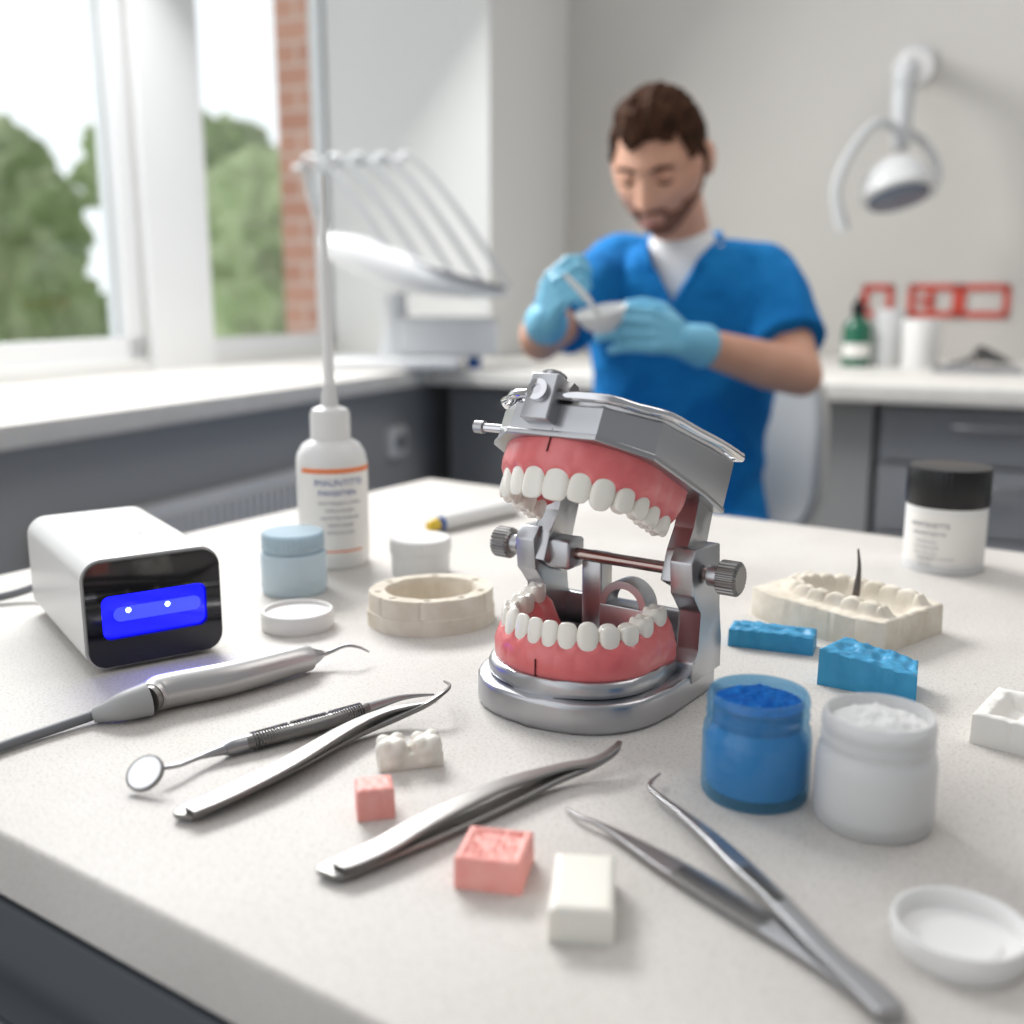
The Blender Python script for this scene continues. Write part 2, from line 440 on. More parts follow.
# things on the back worktop
p = G(855, 366, .03)
e = empty('pump_bottle', p); tag(e, "dark green bottle with a white label on the worktop", "bottle")
lathe('body', [(0, 0), (.036, 0), (.038, .005), (.038, .1), (.03, .118), (.014, .126), (.014, .134), (0, .134)], GREEN, e)
curved_patch('label', .0385, facing(p)-1.1, facing(p)+1.1, .025, .06, PAPER, e)
lathe('cap', [(0, .134), (.017, .134), (.017, .165), (.006, .168), (.006, .185), (0, .185)], BLACKP, e)
def cup(px, py, r, h, mat, name, lab, cat):
    o = lathe(name, [(0, 0), (r*.9, 0), (r*.95, .004), (r, h), (r*.93, h), (r*.86, .006), (0, .006)], mat, None, G(px, py, .03))
    tag(o, lab, cat)
cup(886, 366, .04, .15, FROST, 'cup', "translucent plastic cup on the worktop", "cup")
cup(919, 368, .048, .125, WHITEP, 'cup', "plain white cup on the worktop", "cup")
e = empty('instrument_tray', G(978, 372, .03), RA); tag(e, "shallow steel tray holding small metal instruments", "tray")
relief('tray', .2, .12, .012, lambda u, v: -.008 if max(abs(u), abs(v)) < .9 else 0, STEEL, e)
for k in range(4): sweep('instrument', [(-.07+.02*k, -.04, .02), (.0, .0, .03+.01*k), (.05+.01*k, .03, .02)], [.003, .005, .002], DSTEEL, parent=e)
for b0, b1, k in ((-.438, -.35, 0), (-.307, -.168, 1), (-.167, -.033, 2)):
    bm = bmesh.new(); w = b1-b0; t = .017
    addbox(bm, -w/2, w/2, -.008, .0, 0, t); addbox(bm, -w/2, w/2, -.008, .0, .095-t, .095)
    addbox(bm, -w/2, -w/2+t, -.008, .0, 0, .095); addbox(bm, w/2-t, w/2, -.008, .0, 0, .095)
    if k == 1: addbox(bm, -w*.12, w*.02, -.008, 0, .02, .075); addbox(bm, -w*.3, w*.02, -.008, 0, .04, .055)
    o = fromBM('red_frame', bm, RED, None, R((b0+b1)/2, 3.44, .95), (0, 0, RA))
    tag(o, "red rectangular frame mounted on the grey wall", "wall frame", "red wall frames")

# ------------------------------------------------------------ dental lamp on wall
m0 = R(-.334, 3.44, 1.656)
e = empty('dental_lamp', m0); tag(e, "white dental examination lamp on a jointed wall arm", "lamp")
LG = M('lamp_grey', (194, 196, 197), rough=.35)
loc = lambda v: tuple(v-m0)
lathe('wall_mount', [(0, 0), (.055, 0), (.055, .02), (.03, .03), (.03, .05), (0, .05)], LG, e, (0, 0, 0), (radians(90), 0, RA))
A = W(917, 62, 3.2); B = W(908, 66, 3.0); C = W(903, 95, 2.98); D = W(900, 150, 2.96)
sweep('arm', [loc(m0+Vector((0, -.03, 0))), loc(A), loc(B), loc(C), loc(D)], [.03, .03, .034, .03, .022], LG, parent=e, n=14)
lathe('arm_joint', [(0, 0), (.042, 0), (.046, .008), (.046, .06), (.042, .068), (0, .068)], WHITEP, e, loc(W(908, 72, 3.03)), (radians(90), 0, 0), n=28)
c = W(896, 184, 2.93)
LR = (-radians(20), radians(-8), 0)
lathe('lamp_head', [(0, .07), (.03, .068), (.06, .052), (.085, .02), (.094, -.01), (.096, -.03), (.084, -.036), (0, -.03)], M('lamp_head_grey', (212, 213, 213), rough=.35), e, loc(c), LR)
lathe('lamp_lens', [(0, -.034), (.05, -.036), (.080, -.036), (.076, -.046), (.045, -.052), (0, -.054)], M('lens', (96, 106, 122), rough=.15), e, loc(c), LR)
sweep('handle_bar', [loc(W(908, 140, 2.94)), loc(W(880, 122, 2.92)), loc(W(852, 150, 2.9)), loc(W(836, 190, 2.9)), loc(W(843, 230, 2.9))], [.014, .013, .013, .014, .018], LG, parent=e)
sweep('handle_bar', [loc(W(905, 130, 3.0)), loc(W(925, 145, 3.02)), loc(W(938, 170, 3.0)), loc(W(930, 195, 2.97))], [.014, .013, .013, .012], LG, parent=e)

# ------------------------------------------------------------ dental delivery unit on the window bench
p0 = G(396, 368, .03)
e = empty('dental_unit', p0, 0); tag(e, "white dental unit with tray and hanging handpieces on the worktop", "dental unit")
k = p0.y
def dl(px, py, dy=0): return tuple(W(px, py, k+dy)-p0)
UG = M('unit_white', (222, 223, 224), rough=.35)
HPM = M('handpiece_grey', (186, 188, 190), rough=.35, metal=.3)
box('foot', .34, .22, .03, UG, e, (0, 0, 0), (0, 0, 0), .01)
sweep('column', [(0, 0, .03), (0, 0, .1), (-.01, 0, .19)], [.045, .035, .04], UG, parent=e, n=20)
box('cabinet_box', .26, .14, .1, UG, e, (.14, .03, .03), (0, 0, 0), .012)
sweep('instrument_table', [dl(328, 245), dl(360, 255), dl(410, 274), dl(460, 287), dl(508, 294)], [.11, .13, .14, .13, .1], UG, hs=[.028, .046, .045, .026, .010], parent=e, up=(0, 0, 1), n=20, power=.5)
sweep('tray', [dl(395, 255, -.02), dl(450, 274, -.02), dl(505, 288, -.02)], [.10, .12, .09], M('tray_steel', (150, 152, 156), rough=.35, metal=.8), hs=.005, parent=e, up=(0, 0, 1), n=20, power=.5)
for i in range(5):
    f = i/4
    x0 = 302+24*i; dy = -.10+.02*i
    sweep('handpiece', [dl(x0-4, 172-6*f, dy), dl(x0+8, 156-2*f, dy), dl(x0+35, 178, dy), dl(x0+75, 232, dy), dl(x0+112, 292-4*f, dy)],
          [.004, .006, .0072, .0085, .0055], HPM, parent=e, n=10)
sweep('instrument_bar', [dl(292, 168, -.10), dl(350, 163, -.06), dl(404, 160, -.02)], .007, LG, parent=e)
sweep('support_arm', [dl(306, 166, -.08), dl(314, 205, -.05), dl(332, 245, 0)], [.010, .012, .018], LG, parent=e)
o = lathe('cup', [(0, 0), (.018, 0), (.022, .05), (.02, .05), (.016, .003), (0, .003)], BLUEP, None, G(474, 368, .03)); tag(o, "small blue cup on the worktop", "cup")

# ============================================================ TABLE
TA = -radians(34.6)
tb = Vector((cos(TA), sin(TA), 0)); tw = Vector((-sin(TA), cos(TA), 0))
b0, b1, w0, w1 = -.834, 1.0, .225, 1.028
tc0 = tb*(b0+b1)/2+tw*(w0+w1)/2
e = empty('worktable', tc0, TA); tag(e, "large pale speckled stone table over a dark grey drawer base", "table")
sx, sy = b1-b0, w1-w0
box('tabletop', sx, sy, .032, table_mat(), e, (0, 0, TZ-.032), (0, 0, 0), .003, 4)
box('base', sx-.06, sy-.05, TZ-.032, TBASE, e, (0, .0, 0), (0, 0, 0), .003)
for k in range(3):
    for z0, z1 in ((.60, .755), (.36, .59), (.1, .35)):
        d = box('drawer', .56, .018, z1-z0, TBASE, e, (-.58+k*.58, -sy/2+.018, z0), (0, 0, 0), .003)
        sweep('handle', [(-.12, -.006, z1-z0-.045), (-.12, -.028, z1-z0-.045), (.12, -.028, z1-z0-.045), (.12, -.006, z1-z0-.045)], .005, CHROME, parent=d, n=10, sub=1)

# ============================================================ ARTICULATED JAW MODEL
AO = Vector((.011, .546, TZ))
art = empty('dental_jaw_model', AO, -radians(35))
tag(art, "steel articulator holding an open pink-gummed full set of model teeth", "dental model")
AP = []
a_, b_ = .0375, .031
for i in range(61):
    t = i/60*pi/2; AP.append((a_*sin(t), b_*(1-cos(t))))
for i in range(1, 31): AP.append((a_+.003*i/30, b_+.050*i/30))
AC = [0]
for i in range(1, len(AP)): AC.append(AC[-1]+math.dist(AP[i], AP[i-1]))
def arch(s):
    q = abs(s); i = 0
    while i < len(AC)-2 and AC[i+1] < q: i += 1
    f = (q-AC[i])/(AC[i+1]-AC[i])
    x = AP[i][0]+(AP[i+1][0]-AP[i][0])*f; y = AP[i][1]+(AP[i+1][1]-AP[i][1])*f
    j0, j1 = max(i-2, 0), min(i+3, len(AP)-1)
    tx, ty = AP[j1][0]-AP[j0][0], AP[j1][1]-AP[j0][1]
    if i < 3: tx, ty = 1, ty*(q/.004 if q < .004 else 1)
    l = math.hypot(tx, ty); tx /= l; ty /= l
    sg = 1 if s >= 0 else -1
    return (x*sg, y), (ty*sg, -tx)
def tooth_mesh(kind, w, h, flip):
    bm = bmesh.new(); nu, nv = 28, 20
    root = .005
    d = {'i': .0080, 'c': .0095, 'p': .0108, 'm': .0130}[kind]
    rows = []
    for j in range(nv+1):
        ph = -pi/2+pi*j/nv; row = []
        cz = math.copysign(abs(sin(ph))**(.85 if kind in 'im' else .95), sin(ph)); cr = abs(cos(ph))**({'i': .34, 'c': .46, 'p': .42, 'm': .34}[kind])
        for i in range(nu):
            a = 2*pi*i/nu
            x = math.copysign(abs(cos(a))**.6, cos(a))*cr; y = math.copysign(abs(sin(a))**.8, sin(a))*cr
            s = (cz+1)/2
            X = x*w/2*(.89+.16*min(1, s*1.35))
            if kind in 'ic':
                dd = d*(1-.62*s**1.3) if kind == 'i' else d*(1-.45*s**1.6)
                Y = y*dd/2-.0006*s+.0012*s*s
            else: dd = d*(.9+.1*s)*(1-.12*s*s); Y = y*dd/2
            Z = -root+s*(h+root)
            if kind == 'i': Z -= (.0006*(1-cos(x*pi))*.5)*s
            if kind == 'c': Z -= abs(x)**1.5*.0018*s
            if kind == 'p' and s > .6: Z += (abs(y)-.55)*.0030*(s-.6)/.4-abs(x)**2*.0008
            if kind == 'm' and s > .6: Z += (-cos(x*2*pi)*.6+abs(y)*1.4-.9)*.0014*(s-.6)/.4
            row.append(bm.verts.new((X, Y, -Z if flip else Z)))
        rows.append(row)
    for j in range(nv):
        for i in range(nu):
            bm.faces.new((rows[j][i], rows[j][(i+1) % nu], rows[j+1][(i+1) % nu], rows[j+1][i]))
    bmesh.ops.remove_doubles(bm, verts=bm.verts[:], dist=1e-6)
    bmesh.ops.recalc_face_normals(bm, faces=bm.faces[:])
    me = bpy.data.meshes.new('tooth'); bm.to_mesh(me); bm.free(); me.materials.append(TOOTH); me.shade_smooth()
    return me
def jaw(parent, upper, loc, rot, spec, gh):
    widths = [s[1] for s in spec]; S = sum(widths)+.002
    bounds = [0]
    for w in widths: bounds.append(bounds[-1]+w)
    N = 220; bm = bmesh.new(); rings = []
    sg = -1 if upper else 1
    fl = .0098 if upper else .0108
    inn = .011 if upper else .0165
    RZ = .002 if upper else .0065
    for i in range(N+1):
        s = -S+2*S*i/N
        (x, y), (nx, ny) = arch(s)
        q = abs(s); dm = min(abs(q-b) for b in bounds)
        idx = max([k for k, b in enumerate(bounds) if b <= q]+[0]); idx = min(idx, len(widths)-1)
        ph = min(1, dm/(widths[idx]/2))
        pap = (1-ph)**1.6*.0036
        bul = .0006*sin(ph*pi/2)
        endf = max(0, (q-(S-.004))/.004)
        rise = RZ*smooths(.04, .085, q)
        cs = [(-inn, 0), (-.002, 0), (fl-.001, 0), (fl+.0004, .003), (fl+.0002+bul*.3, gh*.35), (fl+.0001+bul*.9, gh*.6), (.0092+bul*.9, gh*.82), (.0078+bul*.3, gh*.95+pap*.6),
              (.0058, gh+pap), (.003, gh+pap*.6), (-.003, gh+pap*.5), (-.0068, gh+pap*.5-.002), (-.0085-(inn-.011)*.35, gh*.62), (-.0095-(inn-.011)*.75, gh*.3)]
        rings.append([bm.verts.new((x+nx*o, y+ny*o, sg*(z+(rise*z/gh)-(endf*.004 if z > gh*.5 else 0)))) for o, z in cs])
    m = len(rings[0])
    for i in range(N):
        for k in range(m):
            bm.faces.new((rings[i][k], rings[i][(k+1) % m], rings[i+1][(k+1) % m], rings[i+1][k]))
    bm.faces.new(rings[0]); bm.faces.new(rings[-1][::-1])
    g = fromBM('upper_gum' if upper else 'lower_gum', bm, GUM, parent, loc, rot, 0)
    g["label"] = "glossy pink acrylic gum"
    for side in (-1, 1):
        for k, (kind, w, h) in enumerate(spec):
            sc_ = bounds[k]+w/2
            s = sc_*side
            (x, y), (nx, ny) = arch(s)
            off = {'i': .0042, 'c': .0038, 'p': .0026, 'm': .0016}[kind]
            wid = w*(1.0+.15*(1 if k < 5 else .5))
            me = tooth_mesh(kind, wid, h, upper)
            o = bpy.data.objects.new('tooth', me)
            rise = RZ*smooths(.04, .085, sc_)
            link(o, g, (x+nx*off, y+ny*off, sg*(gh-.0005+rise)), (0, 0, atan2(nx, -ny)))
    bm = bmesh.new(); hs_ = (0, gh*.6)
    addbox(bm, -.00025, .00025, -fl-.0012, -fl+.0002, min(sg*hs_[0], sg*hs_[1]), max(sg*hs_[0], sg*hs_[1]))
    fromBM('seam', bm, DARK, g)
    return g
hy, hz = .085, .074
low = [('i', .0086, .0134), ('i', .0093, .0134), ('c', .0104, .0142), ('p', .0106, .0122), ('p', .0108, .0112), ('m', .0140, .0100), ('m', .0138, .0096)]
upp = [('i', .0126, .0160), ('i', .0106, .0146), ('c', .0113, .0156), ('p', .0107, .0132), ('p', .0107, .0124), ('m', .0136, .0114), ('m', .0128, .0106)]
jaw(art, False, (0, .014, .0245), (0, 0, 0), low, .0190)
def outline(aw, front, yc, back, bw, n=16):
    P = []
    for i in range(n+1):
        t = pi+pi*i/n
        c_, s_ = cos(t), sin(t)
        P.append((aw*math.copysign(abs(c_)**.85, c_), yc+(yc-front)*math.copysign(abs(s_)**.85, s_)))
    P += [(bw, back-.012), (bw-.01, back), (-bw+.01, back), (-bw, back-.012)]
    return P
prism('base', outline(.0575, -.006, .052, .117, .058), 0, .017, ALU, art, bev=.0028)
prism('lower_cradle', outline(.051, .0, .048, .100, .048), .017, .0265, ALU, art, bev=.0035, topscale=.98)
TD = 28; TILT = -radians(TD)
up = (0, hy, hz); ur = (TILT, 0, 0)
def tiltpt(y, z, x=0): return (x, hy+y*cos(TILT)-z*sin(TILT), hz+y*sin(TILT)+z*cos(TILT))
jaw(art, True, tiltpt(-.088, .0435), ur, upp, .0215)
WS = .125      # the plate thickens towards the hinge
def wedge(z0, z1): return lambda c: c.z+WS*(c.y+.099)*(min(1, max(0, (c.z-z0)/(z1-z0))) if z1 > z0 else 1)
hexa = [(-.027, -.099), (.027, -.099), (.050, -.076), (.056, -.02), (.056, .009), (-.056, .009), (-.056, -.02), (-.050, -.076)]
prism('upper_frame', hexa, .0395, .0570, ALU, art, up, ur, bev=.0008, topscale=1.0, zf=wedge(.0395, .0570))
prism('frame_top', hexa, .0570, .0635, ALU, art, up, ur, bev=.0008, topscale=.84, zf=wedge(1, 0))
prism('upper_rim', [(x*1.02, y*1.01) for x, y in hexa], .0385, .0420, STEEL, art, up, ur, bev=.0008)
rail = [(-.0575, .004, .060), (-.058, -.02, .060), (-.0515, -.074, .0605), (-.040, -.087, .0605), (-.028, -.099, .061), (.0, -.1005, .061), (.028, -.099, .061), (.040, -.087, .0605), (.0515, -.074, .0605), (.0555, -.045, .060), (.0585, -.02, .060), (.0585, .006, .060), (.053, .013, .060), (.0, .014, .060), (-.053, .013, .060)]
rail = [(x, y, z+WS*(y+.099)+.0005) for x, y, z in rail]
sweep('top_rail', rail, .0027, CHROME, parent=art, loc=up, rot=ur, closed=True, sub=3)
cx_ = -.008
box('front_clamp', .0175, .018, .026, ALU, art, tiltpt(-.099, .045, cx_), ur, .0012)
lathe('clamp_screw', [(0, 0), (.0055, 0), (.006, .001), (.006, .004), (.003, .0045), (.003, .0035), (0, .0035)], CHROME, art, tiltpt(-.1075, .060, cx_), (TILT+radians(90), 0, 0), n=24)
tp = tiltpt(-.098, .064, cx_+.0085)
lathe('clamp_bolt', [(0, 0), (.0055, 0), (.0055, .006), (0, .006)], DSTEEL, art, tp, (0, radians(90), 0), n=6)
lathe('clamp_cap', [(0, 0), (.0065, 0), (.007, .001), (.007, .003), (.0055, .004), (0, .004)], STEEL, art, tiltpt(-.099, .0705, cx_), ur, n=24)
y1, z1 = tiltpt(-.066, .052)[1:]
sweep('side_pin', [(-.045, y1, z1), (-.072, y1, z1)], [.0026, .0026], CHROME, parent=art, sub=1)
lathe('pin_cap', [(0, 0), (.0038, 0), (.0038, .006), (0, .007)], STEEL, art, (-.069, y1, z1), (0, -radians(90), 0), n=20)
lathe('hinge_rod', [(0, -.08), (.0036, -.08), (.0036, .08), (0, .08)], M('copper_steel', (168, 150, 144), rough=.2, metal=1), art, (-.003, hy, hz), (0, radians(90), 0), n=20)
for x, sgn in ((.068, 1), (-.072, -1)):
    lathe('adjusting_knob', [(0, 0), (.008, 0), (.0098, .001), (.0098, .011), (.008, .0125), (0, .0125)], DSTEEL, art, (x, hy, hz), (0, sgn*radians(90), 0), n=96, gear=24, gdepth=.0008, sharp=20)
    lathe('knob_collar', [(0, 0), (.0062, 0), (.0062, .006), (0, .006)], STEEL, art, (x-sgn*.006, hy, hz), (0, sgn*radians(90), 0), n=24)
for x in (.052, -.052):
    t = .0068
    bm = bmesh.new()
    prof = [(.074, .012), (.112, .012), (.112, .030), (.106, .05), (.105, .088), (.074, .090), (.068, .083), (.070, .064), (.083, .052), (.081, .03), (.074, .024)]
    lo = [bm.verts.new((x-t, y, z)) for y, z in prof]; hi = [bm.verts.new((x+t, y, z)) for y, z in prof]
    n = len(prof); bm.faces.new(lo); bm.faces.new(hi[::-1])
    for i in range(n): bm.faces.new((lo[i], hi[i], hi[(i+1) % n], lo[(i+1) % n]))
    bmesh.ops.bevel(bm, geom=bm.edges[:], offset=.001, segments=2, profile=.5, affect='EDGES')
    fromBM('side_post', bm, ALU, art)
    bm = bmesh.new(); xx = x*.86; t = .0060
    prof = [(-.012, -.010), (.012, -.010), (.014, .0), (.009, .043), (-.014, .043), (-.010, .022), (-.014, .008)]
    lo = [bm.verts.new((xx-t, y, z)) for y, z in prof]; hi = [bm.verts.new((xx+t, y, z)) for y, z in prof]
    n = len(prof); bm.faces.new(lo); bm.faces.new(hi[::-1])
    for i in range(n): bm.faces.new((lo[i], hi[i], hi[(i+1) % n], lo[(i+1) % n]))
    bmesh.ops.bevel(bm, geom=bm.edges[:], offset=.001, segments=2, profile=.5, affect='EDGES')
    fromBM('upper_arm', bm, STEEL, art, up, ur)
bm = bmesh.new(); n = 20
for i in range(n+1):
    a = pi*i/n
    for rr in (.011, .0155):
        for yy in (0, .014): bm.verts.new((rr*cos(a), yy, rr*sin(a)))
bm.verts.ensure_lookup_table(); V = bm.verts
for i in range(n):
    q = i*4; r_ = q+4
    bm.faces.new((V[q], V[q+1], V[r_+1], V[r_])); bm.faces.new((V[q+2], V[r_+2], V[r_+3], V[q+3]))
    bm.faces.new((V[q], V[r_], V[r_+2], V[q+2])); bm.faces.new((V[q+1], V[q+3], V[r_+3], V[r_+1]))
bm.faces.new((V[0], V[2], V[3], V[1])); bm.faces.new((V[4*n], V[4*n+1], V[4*n+3], V[4*n+2]))
fromBM('ring_bracket', bm, ALU, art, (.014, .072, .050))
box('bracket_foot', .031, .014, .026, ALU, art, (.014, .079, .0245), (0, 0, 0), .001)
box('center_post', .014, .014, .062, STEEL, art, (-.016, .094, .012), (0, 0, 0), .0015)
box('hinge_block', .018, .018, .018, ALU, art, (-.034, hy, hz-.009), (0, 0, 0), .002)
box('back_plate', .095, .006, .030, ALU, art, (0, .108, .013), (0, 0, 0), .001)

# ============================================================ CURING BOX
q0, q1 = G(87, 675), G(224, 649)
dirx = (q1-q0).normalized(); ang = atan2(dirx.y, dirx.x); nrm = Vector((-dirx.y, dirx.x, 0))
wd = (q1-q0).length; D = .160; hb = .069
cb = empty('curing_unit', (q0+q1)/2+nrm*D/2, ang)
tag(cb, "white box-shaped light curing unit with black front and blue glow", "dental device")
def rrect(w, h, r, n=6):
    P = []
    for cx, cy, a0 in ((w/2-r, h/2-r, 0), (-w/2+r, h/2-r, 90), (-w/2+r, -h/2+r, 180), (w/2-r, -h/2+r, 270)):
        for i in range(n+1):
            a = radians(a0+90*i/n); P.append((cx+r*cos(a), cy+r*sin(a)))
    return P
R90 = (radians(90), 0, 0)
zc_ = .0015+hb/2
prism('housing', rrect(wd, hb, .013, 10), -D+.004, 0, M('housing_white', (228, 227, 225), rough=.32), cb, (0, -D/2, zc_), R90, bev=.005, seg=5)
prism('front_rim', rrect(wd-.0005, hb-.0005, .0125, 10), 0, .0015, M('rim_silver', (190, 190, 192), rough=.3, metal=.6), cb, (0, -D/2+.0022, zc_), R90, bev=.0005)
bm = bmesh.new()
fo = rrect(wd-.003, hb-.003, .011, 10); fi = rrect(.0645, .0275, .005, 10)
vo = [bm.verts.new((x, y, .004)) for x, y in fo]; vi = [bm.verts.new((x, y-.002, .004)) for x, y in fi]
vb = [bm.verts.new((x, y, -.003)) for x, y in fo]; vd = [bm.verts.new((x*.97, y*.95-.002, -.002)) for x, y in fi]
n = len(fo)
for i in range(n):
    j = (i+1) % n
    bm.faces.new((vo[i], vo[j], vi[j], vi[i])); bm.faces.new((vb[i], vb[j], vo[j], vo[i])); bm.faces.new((vi[i], vi[j], vd[j], vd[i]))
fromBM('front_panel', bm, BLACKG, cb, (0, -D/2+.0005, zc_), R90, 30)
prism('blue_window', rrect(.0635, .0265, .005), -.002, .0012, GLOW, cb, (.0, -D/2, zc_-.002), R90, bev=.0002)
prism('glow_core', rrect(.054, .009, .0044), .0012, .0016, GLOW2, cb, (.002, -D/2, zc_-.001), R90, bev=.0001)
for x in (-.016, .008):
    lathe('light_dot', [(0, 0), (.0016, 0), (.0013, .0008), (0, .001)], LED, cb, (x, -D/2-.0016, .001+zc_), R90, n=16)
prism('foot_strip', rrect(wd-.02, D-.02, .005), 0, .002, GREYP, cb, bev=0)
me = text_data("AEC", .011); me.materials.clear(); me.materials.append(INKL)
o = link(bpy.data.objects.new('printed_text', me), cb, (.012, -.02, hb+.0017), (0, 0, 0))
sweep('power_cable', [(-.0, D/2-.008, .022), (-.01, D/2+.02, .02), (-.05, D/2+.035, .006), (-.12, D/2+.03, .0035), (-.3, D/2-.03, .0035)], .0032, GREYP, parent=cb, n=10)

# ============================================================ JARS AND BOTTLES
def S(y): return H/(sp+(y-512)/F*cp)/F
p = G(335, 562); r = 34.5*S(562)
e = empty('wash_bottle', p); tag(e, "white plastic bottle with long thin nozzle and orange-striped label", "bottle")
hsh = Zat(p, 448); hn = Zat(p, 409); ht = Zat(p, 175)
lathe('body', [(0, 0), (r*.92, 0), (r, .004), (r, hsh-.012), (r*.96, hsh-.004), (r*.8, hsh+.004), (r*.5, hsh+.009), (r*.46, hsh+.012), (0, hsh+.012)], WHITEP, e)
lathe('cap', [(0, hsh+.008), (r*.56, hsh+.008), (r*.56, hn-.004), (r*.5, hn), (r*.25, hn+.003), (r*.17, hn+.02), (0, hn+.02)], WHITEP, e, gear=30, gdepth=.0006, n=120, sharp=30)
lathe('nozzle', [(0, hn), (.0048, hn+.002), (.0045, hn+.03), (.0040, ht-.07), (.0026, ht-.06), (.0024, ht), (0, ht)], WHITEP, e, n=20)
a = facing(p)+.25; zl0, zl1 = Zat(p, 548), Zat(p, 460)
curved_patch('label', r+.0003, a-1.25, a+1.25, zl0, zl1, PAPER, e)
curved_patch('orange_stripe', r+.0005, a-1.2, a+1.2, zl1-.007, zl1-.003, ORANGE, e)
curved_text("IMAUNTITTE", .0076, INKB, e, r+.0006, a-.05, zl1-.015)
curved_text("PANSIITIEN", .0066, INKB, e, r+.0006, a-.1, zl1-.0235)
for k, t in enumerate(("INPSTTINSDE TUTTINII", "STRNITOEUSED", "NOTATIIES IMTENSIE", "TINIITE RIMIES", "INTES SOLTIRE")):
    curved_text(t, .0036, INKG, e, r+.0006, a-.05, zl1-.032-k*.0062)
curved_patch('orange_stripe', r+.0005, a-1.2, a+.6, zl0+.003, zl0+.0045, ORANGE, e)

p = G(295, 590); r = 32.5*S(590)
e = empty('gel_jar', p); tag(e, "small screw-top jar of pale blue gel", "jar")
hj = Zat(p, 531)
lathe('body', [(0, 0), (r*.95, 0), (r, .003), (r, hj*.64), (r*.95, hj*.68), (0, hj*.68)], PALEB, e)
lathe('screw_neck', [(0, hj*.68), (r*.86, hj*.68), (r*.86, hj*.94), (0, hj*.94)], PALEB, e)
lathe('jar_lid', [(0, hj*.7), (r*.93, hj*.7), (r*.95, hj*.73), (r*.95, hj*.96), (r*.91, hj), (0, hj)], FROSTB, e, gear=40, gdepth=.0004, n=160, sharp=25)
p = G(298, 626); r = 36*S(626)
o = lathe('jar_lid', [(0, 0), (r*.97, 0), (r, .002), (r, .011), (r*.96, .0125), (r*.9, .0125), (r*.88, .010), (0, .009)], WHITEP, None, p, n=64); tag(o, "round white screw lid lying beside the pale blue jar", "lid")
p = G(421, 572); r = 30.5*S(572); hj = Zat(p, 537)
e = empty('small_jar', p); tag(e, "small plain white round jar with lid", "jar")
lathe('body', [(0, 0), (r*.93, 0), (r*.95, .002), (r*.95, hj*.6), (0, hj*.6)], WHITEP, e)
lathe('jar_lid', [(0, hj*.6), (r*.98, hj*.6), (r, hj*.64), (r, hj*.95), (r*.96, hj), (0, hj)], WHITEP, e, gear=40, gdepth=.0004, n=160, sharp=25)
p = G(942, 566); r = 38.5*S(566); hj = Zat(p, 466); hl = Zat(p, 502)
e = empty('lidded_jar', p); tag(e, "white cylindrical jar with glossy black lid and printed label", "jar")
lathe('body', [(0, 0), (r*.95, 0), (r*.99, .003), (r*.99, hl), (0, hl)], WHITEP, e)
lathe('base_ring', [(r*.9, 0), (r*1.0, 0), (r*1.0, .006), (r*.99, .007)], FROST, e)
lathe('black_lid', [(0, hl-.001), (r*1.0, hl-.001), (r*1.02, hl+.001), (r*1.02, hj-.003), (r*.99, hj), (r*.9, hj+.0005), (0, hj)], BLACKP, e, gear=50, gdepth=.0003, n=200, sharp=25)
a = facing(p); rl = r*.99
curved_patch('label', rl+.0003, a-1.1, a+1.25, .010, hl-.006, PAPER, e)
curved_text("HINITENETTE", .0056, INKG, e, rl+.0006, a-.4, hl-.015)
curved_text("NINI ENTISETTE", .0040, INKG, e, rl+.0006, a-.4, hl-.022)
for k, t in enumerate(("PREMITINUS", "TUMITIES INTR", "SEROTIN TES", "UNITEM", "RENTISE")):
    curved_text(t, .0034, INKL, e, rl+.0006, a-.45, hl-.029-k*.0048)
curved_text("TIMNISTENETTI LINTSEM", .0028, INKL, e, rl+.0006, a-.2, .013)

def open_jar(name, p, r, hj, hbody, shell, fill, powder, lab, mound, dome):
    e = empty(name, p); tag(e, lab, "jar")
    ro = r
    lathe('jar_shell', [(0, 0), (ro*.94, 0), (ro*.985, .0015), (ro, .005), (ro, hbody-.006), (ro*.97, hbody-.001), (ro*.9, hbody+.001), (ro*.9, hbody+.003),
                        (ro*.945, hbody+.004), (ro*.945, hbody+.0058), (ro*.9, hbody+.0065), (ro*.9, hbody+.009), (ro*.945, hbody+.010), (ro*.945, hbody+.0118), (ro*.92, hj-.001), (ro*.9, hj), (ro*.85, hj), (ro*.83, hj-.001),
                        (ro*.82, hbody-.004)], shell, e, n=72)
    lathe('filling', [(0, .0045), (ro*.88, .0045), (ro*.94, .007), (ro*.94, hbody-.007), (ro*.84, hbody-.002), (ro*.81, hbody+.002), (ro*.81, hj-.006), (0, hj-.006)], fill, e, n=64)
    bm = bmesh.new(); rings = [[bm.verts.new((0, 0, hj-.0055+dome))]]
    NRn, NS = 26, 80
    for i in range(1, NRn+1):
        f = i/NRn; ring = []
        for k in range(NS):
            a = 2*pi*k/NS; x, y = cos(a)*ro*.82*f, sin(a)*ro*.82*f
            z = hj-.0050+dome*(1-f**2)+(mound*noise.noise(Vector((x*140, y*140, 3)))+mound*.5*noise.noise(Vector((x*420, y*420, 7))))*(1-f**6)
            ring.append(bm.verts.new((x, y, z)))
        rings.append(ring)
    for i in range(NRn):
        for k in range(NS):
            if i == 0: bm.faces.new((rings[0][0], rings[1][k], rings[1][(k+1) % NS]))
            else: bm.faces.new((rings[i][k], rings[i+1][k], rings[i+1][(k+1) % NS], rings[i][(k+1) % NS]))
    fromBM('powder', bm, powder, e, sharp=0)
    return e
p = G(754, 791); r = 53*S(791); hj = Zat(p, 691)
